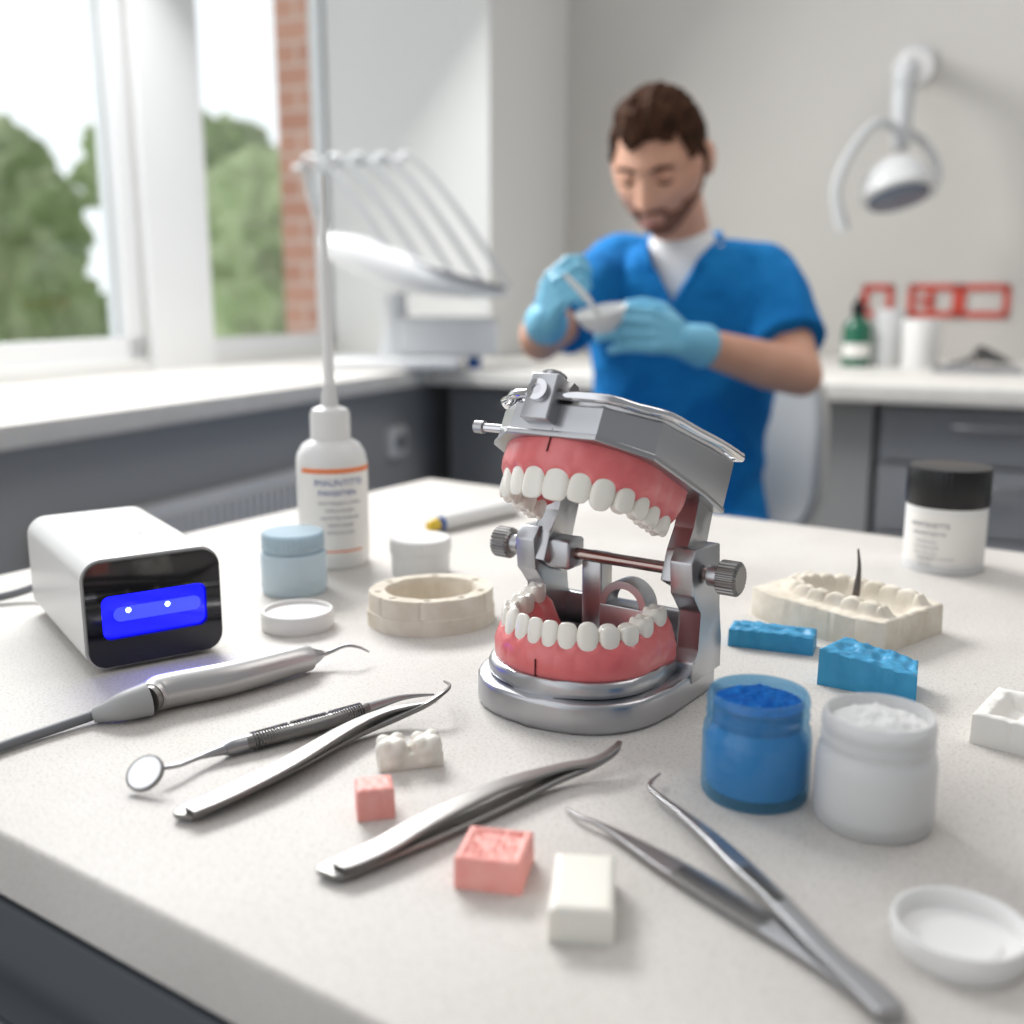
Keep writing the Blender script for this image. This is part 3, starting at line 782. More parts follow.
open_jar('blue_powder_jar', p, r, hj, hj-.015, CLEARB, BLUEJ, BLUEPOW, "open clear jar filled with bright blue powder", .004, .003)
p = G(872, 818); r = 57.5*S(818); hj = Zat(p, 712)
open_jar('white_powder_jar', p, r, hj, hj-.016, FROST, WHITEP, WPOW, "open frosted jar filled with white powder", .003, .004)
p = G(958, 948); r = 66*S(948)
o = lathe('jar_lid', [(0, 0), (r*.94, 0), (r*.97, .001), (r*1., .009), (r*.98, .0105), (r*.93, .0105), (r*.9, .009), (r*.88, .004), (r*.6, .003), (r*.58, .0042), (0, .0042)], WHITEP, None, p, n=80)
tag(o, "upturned round white jar lid lying on the table", "lid")

# ============================================================ PLASTER MODELS AND BLOCKS
p = G(432, 620); Ro = 62*S(612)
bm = bmesh.new(); NA = 360; hh = .024; rings = []
rad = [1.0, 1.0, .978, .976, .965]+[.955-.0125*i for i in range(20)]+[.70, .69, .68]
NR = len(rad); NB = 5
for ri, rr in enumerate(rad):
    ring = []
    for k in range(NA):
        a = 2*pi*k/NA
        wob = 1+.02*noise.noise(Vector((cos(a)*2, sin(a)*2, 1)))+.008*noise.noise(Vector((cos(a)*6, sin(a)*6, 5)))
        x, y = cos(a)*Ro*rr*wob, sin(a)*Ro*rr*wob*.86
        if ri >= NR-4:
            sc = 1+.025*abs(sin(a*4))
            x *= sc; y *= sc
        if ri < NB:
            z = [0, hh*.45, hh*.47, hh*.93, hh][ri]
            nt_ = math.exp(-((a-4.35)/.035)**2)+math.exp(-((a-5.5)/.035)**2)+math.exp(-((a-3.6)/.03)**2)
            if ri > 1: x *= 1-.03*nt_; y *= 1-.03*nt_
        elif ri < NR-3: z = hh+.0006*noise.noise(Vector((x*120, y*120, 0)))
        else: z = [hh-.001, hh-.006, .003][ri-(NR-3)]
        if NB <= ri < NR-3:
            for ah in (0.35, 1.3, 2.3, 3.1, 3.75, 4.45, 5.1, 5.75):
                d = math.hypot((a-ah)*Ro*.83, (rr-.83)*Ro)
                z -= .006*math.exp(-(d/.0020)**4)
        ring.append(bm.verts.new((x, y, z)))
    rings.append(ring)
for i in range(NR-1):
    for k in range(NA): bm.faces.new((rings[i][k], rings[i][(k+1) % NA], rings[i+1][(k+1) % NA], rings[i+1][k]))
bm.faces.new(rings[0][::-1]); bm.faces.new(rings[-1])
o = fromBM('plaster_ring_model', bm, PLASTER, None, p, (0, 0, .3), 50); tag(o, "round cream plaster mould ring with small pits", "plaster model")
cl, cf, cr_ = G(750, 618), G(887, 658), G(937, 630)
ln = (cf-cl).length; wn = (cr_-cf).length
ang = atan2(cf.y-cl.y, cf.x-cl.x)
def archrelief(u, v):
    cx = -.05
    if u < cx: d = math.hypot((u-cx)*.95, v); s = (atan2(v, -(u-cx)))*.62
    else: d = abs(v); s = (pi/2*.62+(u-cx))*(1 if v > 0 else -1)
    env = smooths(.94, .80, abs(u))
    ridge = math.exp(-((d-.58)/.14)**4)*env
    tooth = abs(cos(s*pi/.24))**.45
    fiss = math.exp(-((d-.58)/.05)**2)
    z = ridge*(.0050+.0036*tooth-.0014*fiss*tooth)
    z -= .007*smooths(.5, .25, d)*smooths(.95, .7, u)
    z += .0006*noise.noise(Vector((u*9, v*9, 2)))
    return z
def wp(x, y):
    f = 1-.22*(max(0, -x/(ln/2)))**3-.12*(max(0, x/(ln/2)))**6
    return x, y*f
pm = relief('plaster_jaw_model', ln, wn, .021, archrelief, PLASTER, None, (cl+cr_)/2, (0, 0, ang), 140, 100, wp)
tag(pm, "cream plaster jaw cast with raised teeth on a thick base", "plaster model")
q = G(853, 609, .015)
o = sweep('probe', [tuple(q), tuple(q+Vector((.002, .001, .014))), tuple(q+Vector((.003, .002, .029))), tuple(q+Vector((.0015, .002, .042)))], [.0026, .0024, .0014, .0007], M('dark_probe', (110, 104, 100), rough=.4, metal=.8), n=12)
tag(o, "thin dark metal probe standing in the plaster cast", "dental tool")
def trayf(u, v):
    d = max(abs(u), abs(v))
    return -.008*smooths(.82, .62, d)+.0035*math.exp(-((math.hypot(u, v)-.32)/.12)**2)+.0008*noise.noise(Vector((u*6, v*6, 8)))
o = relief('plaster_block', .066, .048, .0165, trayf, PLASTW, None, G(1050, 744), (0, 0, radians(-38)), 60, 48)
tag(o, "white moulded plaster impression tray with hollow centre", "plaster model")
def brf(seed, amp=.0022, slope=0):
    def f(u, v):
        z = amp*noise.noise(Vector((u*4, v*2.6, seed)))+amp*.25*noise.noise(Vector((u*11, v*7, seed+3)))
        z -= .0024*math.exp(-((v-.1*sin(u*4))/.35)**2)*(.6+.4*sin(u*9+seed))*smooths(1, .75, abs(u))
        return z*smooths(1.02, .86, max(abs(u), abs(v)))+slope*u
    return f
def blk(name, px, py, w, d, h, f, mat, rz, lab, cat, nx=50, ny=36, group=None, edge=.0015, warp=None):
    o = relief(name, w, d, h, f, mat, None, G(px, py), (0, 0, radians(rz)), nx, ny, edge=edge, warp=warp); tag(o, lab, cat, group); return o
blk('impression_block', 772, 646, .054, .021, .0125, brf(1, .0016), BLUEW, -22, "long blue silicone bite impression block beside the plaster cast", "impression block")
blk('impression_block', 872, 686, .050, .030, .0195, brf(7, .0020, -.0035), BLUEW, -33, "chunky blue silicone impression wedge with toothed hollow", "impression block", warp=lambda x, y: (x*(1-.12*y/.015), y))
blk('wax_block', 375, 812, .0165, .0155, .0145, lambda u, v: .0004*noise.noise(Vector((u*3, v*3, 0))), PINK, 12, "small pink wax cube on the table", "wax block", 16, 16)
blk('wax_block', 495, 874, .0265, .027, .0135, lambda u, v: -.0016*smooths(.86, .7, max(abs(u), abs(v)))*(.4+1.4*abs(noise.noise(Vector((u*5, v*5, 4))))), PINK, -12, "larger pink wax block with a pitted top", "wax block", 40, 40)
blk('wax_block', 583, 912, .0235, .040, .0135, lambda u, v: .0, OFFW, -6, "smooth white rectangular wax block", "wax block", 24, 24, edge=.002)
# block of carved molars, fused from rounded cusps
bm = bmesh.new()
addbox(bm, -.0160, .0160, -.0062, .0062, 0, .0080)
for cx, w_ in ((-.0090, 1.22), (.0082, 1.22)):
    addsphere(bm, (cx, 0, .0095), .0066*w_, (1.02, 1.05, .72))
    addsphere(bm, (cx, 0, .0050), .0064*w_, (1.02, 1.05, .75))
    for dx in (-.0034, .0034):
        for dy in (-.0036, .0036): addsphere(bm, (cx+dx, dy, .0126+.0005*(dx > 0)), .0038, (1, 1, .85))
for v in bm.verts: v.co.z = max(v.co.z, 0)
tbp = G(410, 764)
o = remeshed('tooth_block', bm, .0006, OFFW, 12, None, origin=Vector((0, 0, .0006)), rot=(0, 0, radians(14)), place=tbp)
tag(o, "ivory-coloured block of carved molar crowns", "tooth model")

A = G(430, 526, .0075); B = G(514, 507, .0075); dv = (B-A)
e = empty('cleaning_pen', A-Vector((0, 0, .0075))); tag(e, "white pen-shaped applicator with yellow and blue tip", "applicator")
o0 = e.location.copy()
f = lambda t: tuple(A+dv*t-o0)
sweep('barrel', [f(.16), f(.2), f(.95), f(1)], [.0066, .0084, .0084, .006], WHITEP, parent=e, sub=3, n=16)
sweep('blue_ring', [f(.08), f(.17)], [.0066, .0066], BLUEP, parent=e, sub=1, n=16)
sweep('yellow_tip', [f(-.02), f(.02), f(.09)], [.004, .006, .0064], YEL, parent=e, sub=3, n=16)

# ============================================================ INSTRUMENTS
def tip_path(pts): return [tuple(G(a, b, c)) for a, b, c in pts]
def rel(pts, o): return [tuple(Vector(p)-o) for p in pts]
o0 = G(200, 700)
hp = empty('ultrasonic_scaler', o0); tag(hp, "silver ultrasonic scaler handpiece with curved steel tip and grey cord", "dental tool")
sweep('handle', rel(tip_path([(150, 698, .010), (156, 694, .010), (170, 690, .010), (230, 678, .010), (290, 662, .0098), (308, 658, .0088)]), o0), [.0082, .0098, .0100, .0098, .0088, .0080], M('handpiece_silver', (196, 195, 194), rough=.35, metal=.75), parent=hp, n=28, sub=5)
sweep('collar', rel(tip_path([(148, 700, .010), (152, 698, .010)]), o0), [.0076, .0076], DSTEEL, parent=hp, n=24, sub=1)
sweep('cord_sleeve', rel(tip_path([(95, 715, .0045), (110, 711, .0065), (125, 706, .0085), (148, 699, .0097)]), o0), [.0042, .006, .008, .0095], M('sleeve_grey', (170, 170, 170), rough=.45), parent=hp, n=24)
sweep('cord', rel(tip_path([(-60, 770, .0032), (0, 747, .0032), (50, 730, .0034), (97, 714, .0045)]), o0), .0028, GREYP, parent=hp, n=14)
sweep('nose_cone', rel(tip_path([(307, 658, .0088), (316, 656, .0085), (322, 654, .0085)]), o0), [.0072, .0045, .0025], STEEL, parent=hp, n=20)
sweep('curved_tip', rel(tip_path([(320, 654.5, .0085), (330, 652, .009), (345, 646, .012), (358, 647, .011), (369, 652, .0065)]), o0), [.0022, .0014, .0011, .0009, .0005], STEEL, parent=hp, n=10)

o0 = G(300, 725)
mm = empty('mouth_mirror', o0); tag(mm, "steel dental mouth mirror with knurled handle", "dental tool")
ml = tuple(G(147, 775, .0066)-o0)
MR = (radians(38), radians(-14), 0)
lathe('mirror_frame', [(0, 0), (.0078, 0), (.0092, .0012), (.0092, .0026), (.0082, .003), (0, .003)], DSTEEL, mm, ml, MR, n=40)
lathe('mirror_glass', [(0, .0031), (.0080, .0031), (0, .0032)], M('mirror', (230, 231, 233), rough=.03, metal=1), mm, ml, MR, n=40)
sweep('neck', rel(tip_path([(161, 768, .0075), (180, 765, .006), (200, 757, .005), (226, 749, .0045)]), o0), [.0012, .0012, .0014, .003], STEEL, parent=mm, n=12)
KN = M('knurled_steel', (130, 128, 126), rough=.35, metal=1)
nt = KN.node_tree; wvn = nt.nodes.new('ShaderNodeTexVoronoi'); wvn.inputs['Scale'].default_value = 900
tcn = nt.nodes.new('ShaderNodeTexCoord'); bpn = nt.nodes.new('ShaderNodeBump'); bpn.inputs['Strength'].default_value = 1; bpn.inputs['Distance'].default_value = .001
nt.links.new(tcn.outputs['Object'], wvn.inputs[0]); nt.links.new(wvn.outputs['Distance'], bpn.inputs['Height']); nt.links.new(bpn.outputs['Normal'], nt.nodes['Principled BSDF'].inputs['Normal'])
sweep('handle', rel(tip_path([(224, 750, .0045), (232, 747, .0045), (250, 742, .0045)]), o0), [.003, .0042, .0042], STEEL, parent=mm, n=18)
gp = rel(tip_path([(249, 742, .0048), (252, 741.5, .0048), (310, 727, .0048), (362, 711, .0048), (366, 709.5, .0048)]), o0)
sweep('grip', gp, [.0034, .0040, .0040, .0040, .0032], DSTEEL, parent=mm, n=24)
bm = bmesh.new(); ga, gb_ = Vector(gp[1]), Vector(gp[3])
for k in range(40):
    c0 = ga.lerp(gb_, (k+.15)/40); cm = ga.lerp(gb_, (k+.42)/40); c1 = ga.lerp(gb_, (k+.7)/40)
    if k % 14 == 13: continue
    sweep_bm(bm, [c0, cm, c1], [.0042, .0050, .0042], sub=1, n=20)
fromBM('knurling', bm, KN, mm)
sweep('tail', rel(tip_path([(364, 710, .0045), (380, 704, .0045), (405, 697, .004), (434, 694.5, .003)]), o0), [.0034, .0026, .0016, .0006], STEEL, parent=mm, n=14)

def tweezers(name, arms, lab, mat=DSTEEL, serr=None):
    o0 = G(arms[0][0][0][0], arms[0][0][0][1])
    e = empty(name, o0); tag(e, lab, "tweezers")
    for pts, ws, hs in arms:
        sweep('arm', rel(tip_path(pts), o0), ws, mat, hs=hs, up=(0, 0, 1), parent=e, n=24, power=.38, sub=6)
    if serr:
        for p_, w_ in serr:
            a0 = [Vector(q) for q in rel(tip_path(p_), o0)]
            bm = bmesh.new(); L_ = len(a0)-1; NK = 34
            for k in range(NK):
                t0 = k/NK*L_; i = min(int(t0), L_-1); c0 = a0[i].lerp(a0[i+1], t0-i); T = (a0[i+1]-a0[i]).normalized()
                w = w_[i]+(w_[i+1]-w_[i])*(t0-i); step = (a0[i+1]-a0[i]).length*L_/NK*.5
                sweep_bm(bm, [c0, c0+T*step], [w, w], [.0005, .0005], up=(0, 0, 1), n=8, power=.5, sub=1)
            fromBM('grip_ribs', bm, DSTEEL, e)
    return e
tweezers('tweezers', [
    ([(183, 817, .003), (188, 813, .003), (200, 807, .003), (230, 794, .003), (290, 766, .003), (350, 735, .004), (395, 717, .006), (425, 705, .010), (442, 694, .014), (450, 686, .013), (444, 681, .010)],
     [.0045, .0066, .0072, .0070, .0064, .0052, .0038, .0018, .0010, .0008, .0005], [.0013, .0014, .0015, .0015, .0015, .0015, .0015, .0014, .001, .0008, .0005]),
    ([(190, 811, .0058), (230, 792, .0068), (290, 762, .0085), (350, 727, .009), (388, 711, .009), (425, 704, .0105)],
     [.0044, .0062, .0056, .0044, .0032, .0012], [.0012, .0012, .0012, .0012, .0012, .001])],
    "steel tweezers with thin hooked tip lying near the mouth mirror")
tweezers('tweezers', [
    ([(326, 875, .003), (331, 872, .003), (343, 867, .003), (370, 856, .003), (430, 832, .003), (490, 807, .003), (550, 780, .0045), (590, 765, .0065), (612, 752, .010), (620, 742, .011)],
     [.005, .0070, .0078, .0078, .0076, .0064, .0048, .0034, .0026, .0012], [.0013, .0014, .0015, .0015, .0015, .0015, .0015, .0015, .0014, .0008]),
    ([(338, 867, .0058), (350, 861, .0060), (385, 845, .0068), (430, 819, .0085), (500, 786, .009), (560, 768, .008), (595, 761, .009), (618, 747, .0115)],
     [.0040, .0060, .0062, .0058, .0048, .0034, .0030, .0016], [.0012, .0012, .0012, .0012, .0012, .0012, .0012, .0008])],
    "closed steel tweezers with curved tips lying before the jaw model")
tweezers('tweezers', [
    ([(893, 1018, .003), (886, 1008, .003), (868, 992, .003), (830, 964, .003), (770, 926, .003), (720, 896, .003), (670, 866, .003), (630, 842, .003), (600, 825, .0035), (580, 817, .003), (566, 808, .0015)],
     [.004, .0060, .0064, .0060, .0060, .0062, .0056, .0034, .0013, .0010, .0005], [.0013, .0014, .0014, .0014, .0014, .0014, .0014, .0014, .001, .0008, .0005]),
    ([(890, 1012, .0056), (870, 990, .0057), (830, 955, .0064), (780, 902, .0074), (742, 866, .007), (712, 838, .006), (680, 812, .0055), (655, 793, .005), (650, 784, .005), (660, 774, .004)],
     [.0048, .0056, .0042, .0040, .0042, .0034, .0020, .0012, .0010, .0005], [.0012, .0012, .0012, .0012, .0012, .0012, .0012, .001, .0008, .0005])],
    "open steel tweezers with fine bent tips and ribbed grips", STEEL,
    serr=[([(765, 923, .0044), (720, 896, .0044), (675, 869, .0044)], [.0050, .0052, .0044]), ([(779, 900, .0086), (743, 867, .0082)], [.0028, .0028])])

# ============================================================ PERSON
BA = -radians(16)
lat = Vector((cos(BA), sin(BA), 0)); fwd = Vector((sin(BA), -cos(BA), 0))
def ering(bm, rings):
    RR = []
    for c_, rx, ry in rings:
        RR.append([bm.verts.new(Vector(c_)+lat*(rx*math.copysign(abs(cos(2*pi*k/32))**.85, cos(2*pi*k/32)))-fwd*(ry*math.copysign(abs(sin(2*pi*k/32))**.85, sin(2*pi*k/32)))) for k in range(32)])
    for a_1, b_1 in zip(RR[:-1], RR[1:]):
        for k in range(32): bm.faces.new((a_1[k], a_1[(k+1) % 32], b_1[(k+1) % 32], b_1[k]))
    bm.faces.new(RR[0][::-1]); bm.faces.new(RR[-1])
RS = Vector((.186, 1.93, 1.064)); LS = Vector((.426, 1.852, 1.052))
RE = Vector((.046, 1.735, .950)); LE = Vector((.458, 1.71, .897))
RW = Vector((.050, 1.545, .988)); LW = Vector((.250, 1.568, .957))
def torso(g):
    return [((.312, 1.985, .50), .155+g, .12+g), ((.312, 1.985, .56), .165+g, .125+g), ((.310, 1.965, .66), .140+g, .105+g), ((.308, 1.95, .74), .132+g, .098+g), ((.307, 1.925, .86), .142+g, .105+g),
            ((.306, 1.91, .96), .152+g, .110+g), ((.306, 1.905, 1.03), .146+g, .102+g), ((.304, 1.90, 1.07), .115+g, .085+g), ((.299, 1.892, 1.098), .075+g*.8, .068+g*.8), ((.293, 1.885, 1.12), .05+g*.3, .05+g*.3)]
def hand(wrist, d, nrm_, sc, curl, thumb_side, spread=.2, thumb_curl=.5):
    d = d.normalized(); nrm_ = (nrm_-d*nrm_.dot(d)).normalized(); s = d.cross(nrm_)*thumb_side
    out = []
    for k, off in enumerate((.030, .010, -.010, -.028)):
        kn = wrist+d*(.088-.006*abs(k-1))*sc+s*off*sc
        out.append(([wrist+d*.012*sc+s*off*.55*sc, (wrist+kn)/2+s*off*.12*sc, kn], [.017*sc, .0155*sc, .0125*sc]))
        L = [.044, .048, .045, .036][k]*sc; cdir = (d+s*spread*off*12).normalized(); pt = kn; P = [kn]; rr = [.0115*sc]
        ang_ = 0
        for j, (f_, cu) in enumerate(((1, curl[k]), (.62, curl[k]*1.15), (.48, curl[k]*.8))):
            ang_ += cu
            dirv = cdir*cos(ang_)-nrm_*sin(ang_)
            pt = pt+dirv*L*f_; P.append(pt); rr.append([.0102, .0092, .0078][j]*sc)
        out.append((P, rr))
    b = wrist+d*.022*sc+s*.022*sc
    t1 = b+(d*.6+s*.75-nrm_*.35)*.036*sc
    t2 = t1+(d*.8+s*(.35-thumb_curl*.6)-nrm_*(.3+thumb_curl*.5)).normalized()*.034*sc
    t3 = t2+(d*.8-s*thumb_curl*.6-nrm_*(.35+thumb_curl*.4)).normalized()*.027*sc
    out.append(([wrist+d*.01*sc, b, t1, t2, t3], [.015*sc, .0165*sc, .0135*sc, .0108*sc, .0088*sc]))
    return out
hR = hand(RW, Vector((.20, -.62, .70)), Vector((-.80, -.45, -.15)), .74, [.75, .95, 1.1, 1.2], -1, .1, .7)
hL = hand(LW, Vector((-.82, -.50, .24)), Vector((.30, -.85, .30)), .84, [.42, .45, .5, .55], 1, .12, .25)
bm = bmesh.new()
ering(bm, torso(-.008))
chain(bm, [(.296, 1.893, 1.08), (.285, 1.872, 1.125), (.268, 1.848, 1.17)], [.056, .048, .049])
chain(bm, [(.306, 1.90, 1.055), tuple(RS)], [.055, .048]); chain(bm, [(.306, 1.90, 1.055), tuple(LS)], [.055, .048])
chain(bm, [RS, RS.lerp(RE, .5), RE, RE.lerp(RW, .3), RW], [.046, .040, .033, .036, .022])
chain(bm, [LS, LS.lerp(LE, .5), LE, LE.lerp(LW, .3), LW], [.046, .041, .034, .037, .023])
for hh_ in (hR, hL):
    for P, rr in hh_: chain(bm, P, [x*.86 for x in rr])
HR = Vector((.235, 1.97, .56)); HL = Vector((.388, 1.95, .56)); KR = Vector((.10, 1.56, .57)); KL = Vector((.40, 1.50, .57)); FR = Vector((.11, 1.60, .10)); FL = Vector((.42, 1.54, .10))
for a1, a2, a3 in ((HR, KR, FR), (HL, KL, FL)):
    chain(bm, [a1, a1.lerp(a2, .5), a2, a2.lerp(a3, .35), a3], [.085, .072, .054, .052, .036])
    chain(bm, [a3, a3+Vector((-.01, -.06, -.045)), a3+Vector((-.015, -.12, -.06))], [.036, .035, .028])
HM = Matrix.Translation(Vector((.240, 1.810, 1.230))) @ Matrix.Rotation(-radians(24), 4, 'Z') @ Matrix.Rotation(radians(31), 4, 'X') @ Matrix.Scale(.97, 4)
def head_vert(x, y, z):
    X, Y, Z = .074*x, .096*y, .118*z
    sm = max(0, -z)
    X *= 1-.32*sm**1.5
    if y < 0:
        Y *= 1-.05*abs(z)
        if z < 0: Y *= 1+.16*sm*(1-abs(x)*.4)
        X *= 1+.05*(1-abs(z))
    else:
        if z < -.2: Y *= 1-.45*(sm-.2)
    if z > .2: X *= 1+.04*z
    if y < .1:
        g = lambda cx, cz, sx_, sz_: math.exp(-((X-cx)/sx_)**2-((Z-cz)/sz_)**2)
        fr = min(1, max(0, -y*1.6))
        d = 0
        zz = min(1, max(0, (.030-Z)/.055)) if Z > -.028 else max(0, 1-(-.028-Z)/.010)
        d += .028*zz*math.exp(-(X/(.0085+.007*zz))**2)
        d += .007*g(0, .034, .04, .010)
        d -= .011*g(.031, .014, .015, .012)+.011*g(-.031, .014, .015, .012)
        d += .004*g(.042, -.015, .018, .016)+.004*g(-.042, -.015, .018, .016)
        d += .006*g(0, -.050, .020, .006)+.006*g(0, -.062, .017, .006)-.004*g(0, -.056, .024, .0025)
        d += .008*g(0, -.092, .018, .014)
        Y -= d*fr
    return Vector((X, Y, Z))
nu_, nv_ = 120, 90
HV = [[None]*nu_ for _ in range(nv_+1)]; HN = [[None]*nu_ for _ in range(nv_+1)]
for j in range(nv_+1):
    ph = -pi/2+pi*j/nv_
    for i in range(nu_):
        a = 2*pi*i/nu_
        d_ = (cos(ph)*cos(a), cos(ph)*sin(a), sin(ph))
        HV[j][i] = head_vert(*d_); HN[j][i] = Vector((d_[0], d_[1], d_[2]*.8)).normalized()
def head_shell(bm, cond, off, tf=HM):
    vm = {}
    def gv(j, i):
        if (j, i) not in vm: vm[(j, i)] = bm.verts.new(tf @ (HV[j][i]+HN[j][i]*off(HV[j][i])))
        return vm[(j, i)]
    for j in range(nv_):
        for i in range(nu_):
            q = [(j, i), (j, (i+1) % nu_), (j+1, (i+1) % nu_), (j+1, i)]
            c_ = sum((HV[a][b] for a, b in q), Vector())/4
            if cond(c_):
                vs = []
                for a, b in q:
                    v = gv(a, b if 0 < a < nv_ else 0)
                    if v not in vs: vs.append(v)
                if len(vs) > 2:
                    try: bm.faces.new(vs)
                    except ValueError: pass
head_shell(bm, lambda c_: True, lambda c_: 0)
for sx_ in (-1, 1):
    res = bmesh.ops.create_icosphere(bm, subdivisions=3, radius=1)
    for v in res['verts']:
        v.co = HM @ Vector((sx_*(.077+v.co.x*.008+abs(v.co.y)*.007), .012+v.co.y*.018, .0+v.co.z*.032))
person = remeshed('person', bm, .0036, SKIN, 4)
tag(person, "seated man in blue scrubs and gloves mixing in a small bowl", "person")
def ploc(bm):
    for v in bm.verts: v.co -= PC
bm = bmesh.new()
def hairc(c_):
    line = .068-.060*smooths(-.05, -.005, c_.y)-.085*smooths(.022, .06, c_.y)
    line += .009*noise.noise(c_*90)
    if abs(c_.x) > .052 and -.05 < c_.y < .0: line = min(line, .03)
    if c_.y > -.008 and c_.y < .008 and abs(c_.x) > .055: line = min(line, -.012)
    return c_.z > line
def hairo(c_):
    t = smooths(-.03, .09, c_.z)
    return .0025+.006*t+.008*smooths(.07, .10, c_.z)*smooths(.03, -.05, c_.y)+(.006*noise.noise(Vector((c_.x*130, c_.y*35, c_.z*40)))+.004*noise.noise(c_*200))*(.3+.7*t)
head_shell(bm, hairc, hairo)
ploc(bm); ho = fromBM('hair', bm, HAIR, person, sharp=0)
sm_ = ho.modifiers.new('s', 'SOLIDIFY'); sm_.thickness = .010; sm_.offset = -1
bm = bmesh.new()
def beardc(c_):
    if c_.y > .012: return False
    if abs(c_.x) < .021 and -.068 < c_.z < -.046 and c_.y < 0: return False
    if c_.z < -.048:
        return c_.z > -.112 or c_.y < 0
    if c_.z < -.037 and abs(c_.x) < .028 and c_.y < 0: return True
    return (c_.z < .0 and -.022 < c_.y and abs(c_.x) > .05) or (c_.z < -.035 and abs(c_.x) > .048)
head_shell(bm, beardc, lambda c_: .0018)
ploc(bm); bo = fromBM('beard', bm, BEARD, person, sharp=0)
sm_ = bo.modifiers.new('s', 'SOLIDIFY'); sm_.thickness = .003; sm_.offset = -1
for sx_ in (-1, 1):
    bm = bmesh.new(); addsphere(bm, (0, 0, 0), .0115)
    for v in bm.verts: v.co = HM @ (v.co+Vector((sx_*.031, -.0755, .014)))
    ploc(bm); fromBM('eye', bm, SKIN, person, sharp=0)
    for nm, P, rr, mt in (('eyebrow', [(.014, -.1005, .032), (.030, -.099, .036), (.048, -.087, .032)], [.0022, .0034, .0016], HAIR),
                          ('eyelashes', [(.020, -.0885, .009), (.031, -.0905, .005), (.043, -.085, .009)], [.0010, .0018, .001], HAIR)):
        pp = [tuple(HM @ Vector((sx_*a, b, c_))-PC) for a, b, c_ in P]
        sweep(nm, pp, rr, mt, parent=person)
sweep('mouth', [tuple(HM @ Vector(q_)-PC) for q_ in ((-.020, -.103, -.056), (0, -.1125, -.0555), (.020, -.103, -.056))], [.001, .003, .001], LIP, parent=person)
bm = bmesh.new(); ering(bm, torso(.001)[4:]); chain(bm, [(.294, 1.888, 1.065), (.288, 1.878, 1.106)], [.058, .054])
remeshed('undershirt', bm, .006, WCLOTH, 4, person)
bm = bmesh.new(); ering(bm, torso(.016)[:-1])
chain(bm, [(.306, 1.90, 1.050), tuple(RS)], [.060, .056]); chain(bm, [(.306, 1.90, 1.050), tuple(LS)], [.060, .056])
chain(bm, [(.298, 1.905, 1.082)], [.071])
sweep_bm(bm, [RS, RS.lerp(RE, .35), RS.lerp(RE, .76)], [.057, .056, .057], sub=1, n=24)
sweep_bm(bm, [LS, LS.lerp(LE, .35), LS.lerp(LE, .70)], [.057, .058, .061], sub=1, n=24)
def wr(c_):
    f2 = .5+.5*sin(c_.x*44-c_.z*36+5*noise.noise(c_*5+Vector((3, 1, 2))))
    f3 = .5+.5*sin(c_.z*40+c_.x*52+6*noise.noise(c_*5+Vector((7, 4, 2))))
    m_ = .5+.5*noise.noise(c_*6)
    return .006*noise.noise(Vector((c_.x*9, c_.y*9, c_.z*18)))+.007*f2**3*m_+.006*f3**3*(1-m_)
nb = Vector((.291, 1.882, 1.105))
def keepv(c_):
    r_ = c_-nb; l_ = r_.dot(lat); f_ = r_.dot(fwd)
    if f_ < -.03: return c_.z < 1.128
    if f_ < .02: return not (abs(l_) < .060 and c_.z > 1.05 and math.hypot(l_, f_) < .066)
    return abs(l_) > .054*(c_.z-1.0)/.10 or c_.z < 1.0
remeshed('scrub_top', bm, .0050, SCRUB, 5, person, wr, keepv)
def fsurf(z):
    T = torso(.016)
    for a1, a2 in zip(T[:-1], T[1:]):
        if a1[0][2] <= z <= a2[0][2]:
            f_ = (z-a1[0][2])/(a2[0][2]-a1[0][2]); c_ = Vector(a1[0]).lerp(Vector(a2[0]), f_)
            return c_, a1[2]+(a2[2]-a1[2])*f_
    return Vector(T[-1][0]), T[-1][2]
for s_1 in (-1, 1):
    P = []
    for z, l_ in ((.998, 0), (1.03, .017), (1.055, .031), (1.078, .044)):
        c_, dpt = fsurf(z); P.append(tuple(Vector((c_.x, c_.y, z))+lat*(l_*s_1-.010)+fwd*(dpt*.96+.005)-PC))
    P.append(tuple(Vector((nb.x, nb.y, 1.108))+lat*(.060*s_1)+fwd*.015-PC))
    P.append(tuple(Vector((nb.x, nb.y, 1.122))+lat*(.056*s_1)-fwd*.03-PC))
    sweep('collar', P, .0085, SCRUB, hs=.0060, parent=person, n=10)
bm = bmesh.new(); ering(bm, [((.312, 1.985, .485), .165, .13), ((.312, 1.985, .56), .18, .138), ((.311, 1.975, .62), .165, .125)])
for a1, a2, a3 in ((HR, KR, FR), (HL, KL, FL)):
    chain(bm, [a1, a1.lerp(a2, .5), a2, a2.lerp(a3, .35), a2.lerp(a3, .88)], [.094, .084, .068, .066, .058])
remeshed('trousers', bm, .008, SCRUB, 4, person)
for a3 in (FR, FL):
    bm = bmesh.new(); chain(bm, [a3+Vector((0, .01, -.03)), a3+Vector((-.01, -.06, -.058)), a3+Vector((-.015, -.13, -.066))], [.046, .042, .034])
    for v in bm.verts: v.co.z = max(v.co.z, .001)
    remeshed('shoe', bm, .006, WHITEP, 3, person)
for hh_, wri, el in ((hR, RW, RE), (hL, LW, LE)):
    bm = bmesh.new()
    for P, rr in hh_: chain(bm, P, rr)
    sweep_bm(bm, [wri.lerp(el, .16), wri.lerp(el, .08), wri], [.033, .030, .026], sub=1, n=20)
    addsphere(bm, wri, .025)
    remeshed('glove', bm, .0028, GLOVE, 1, person)

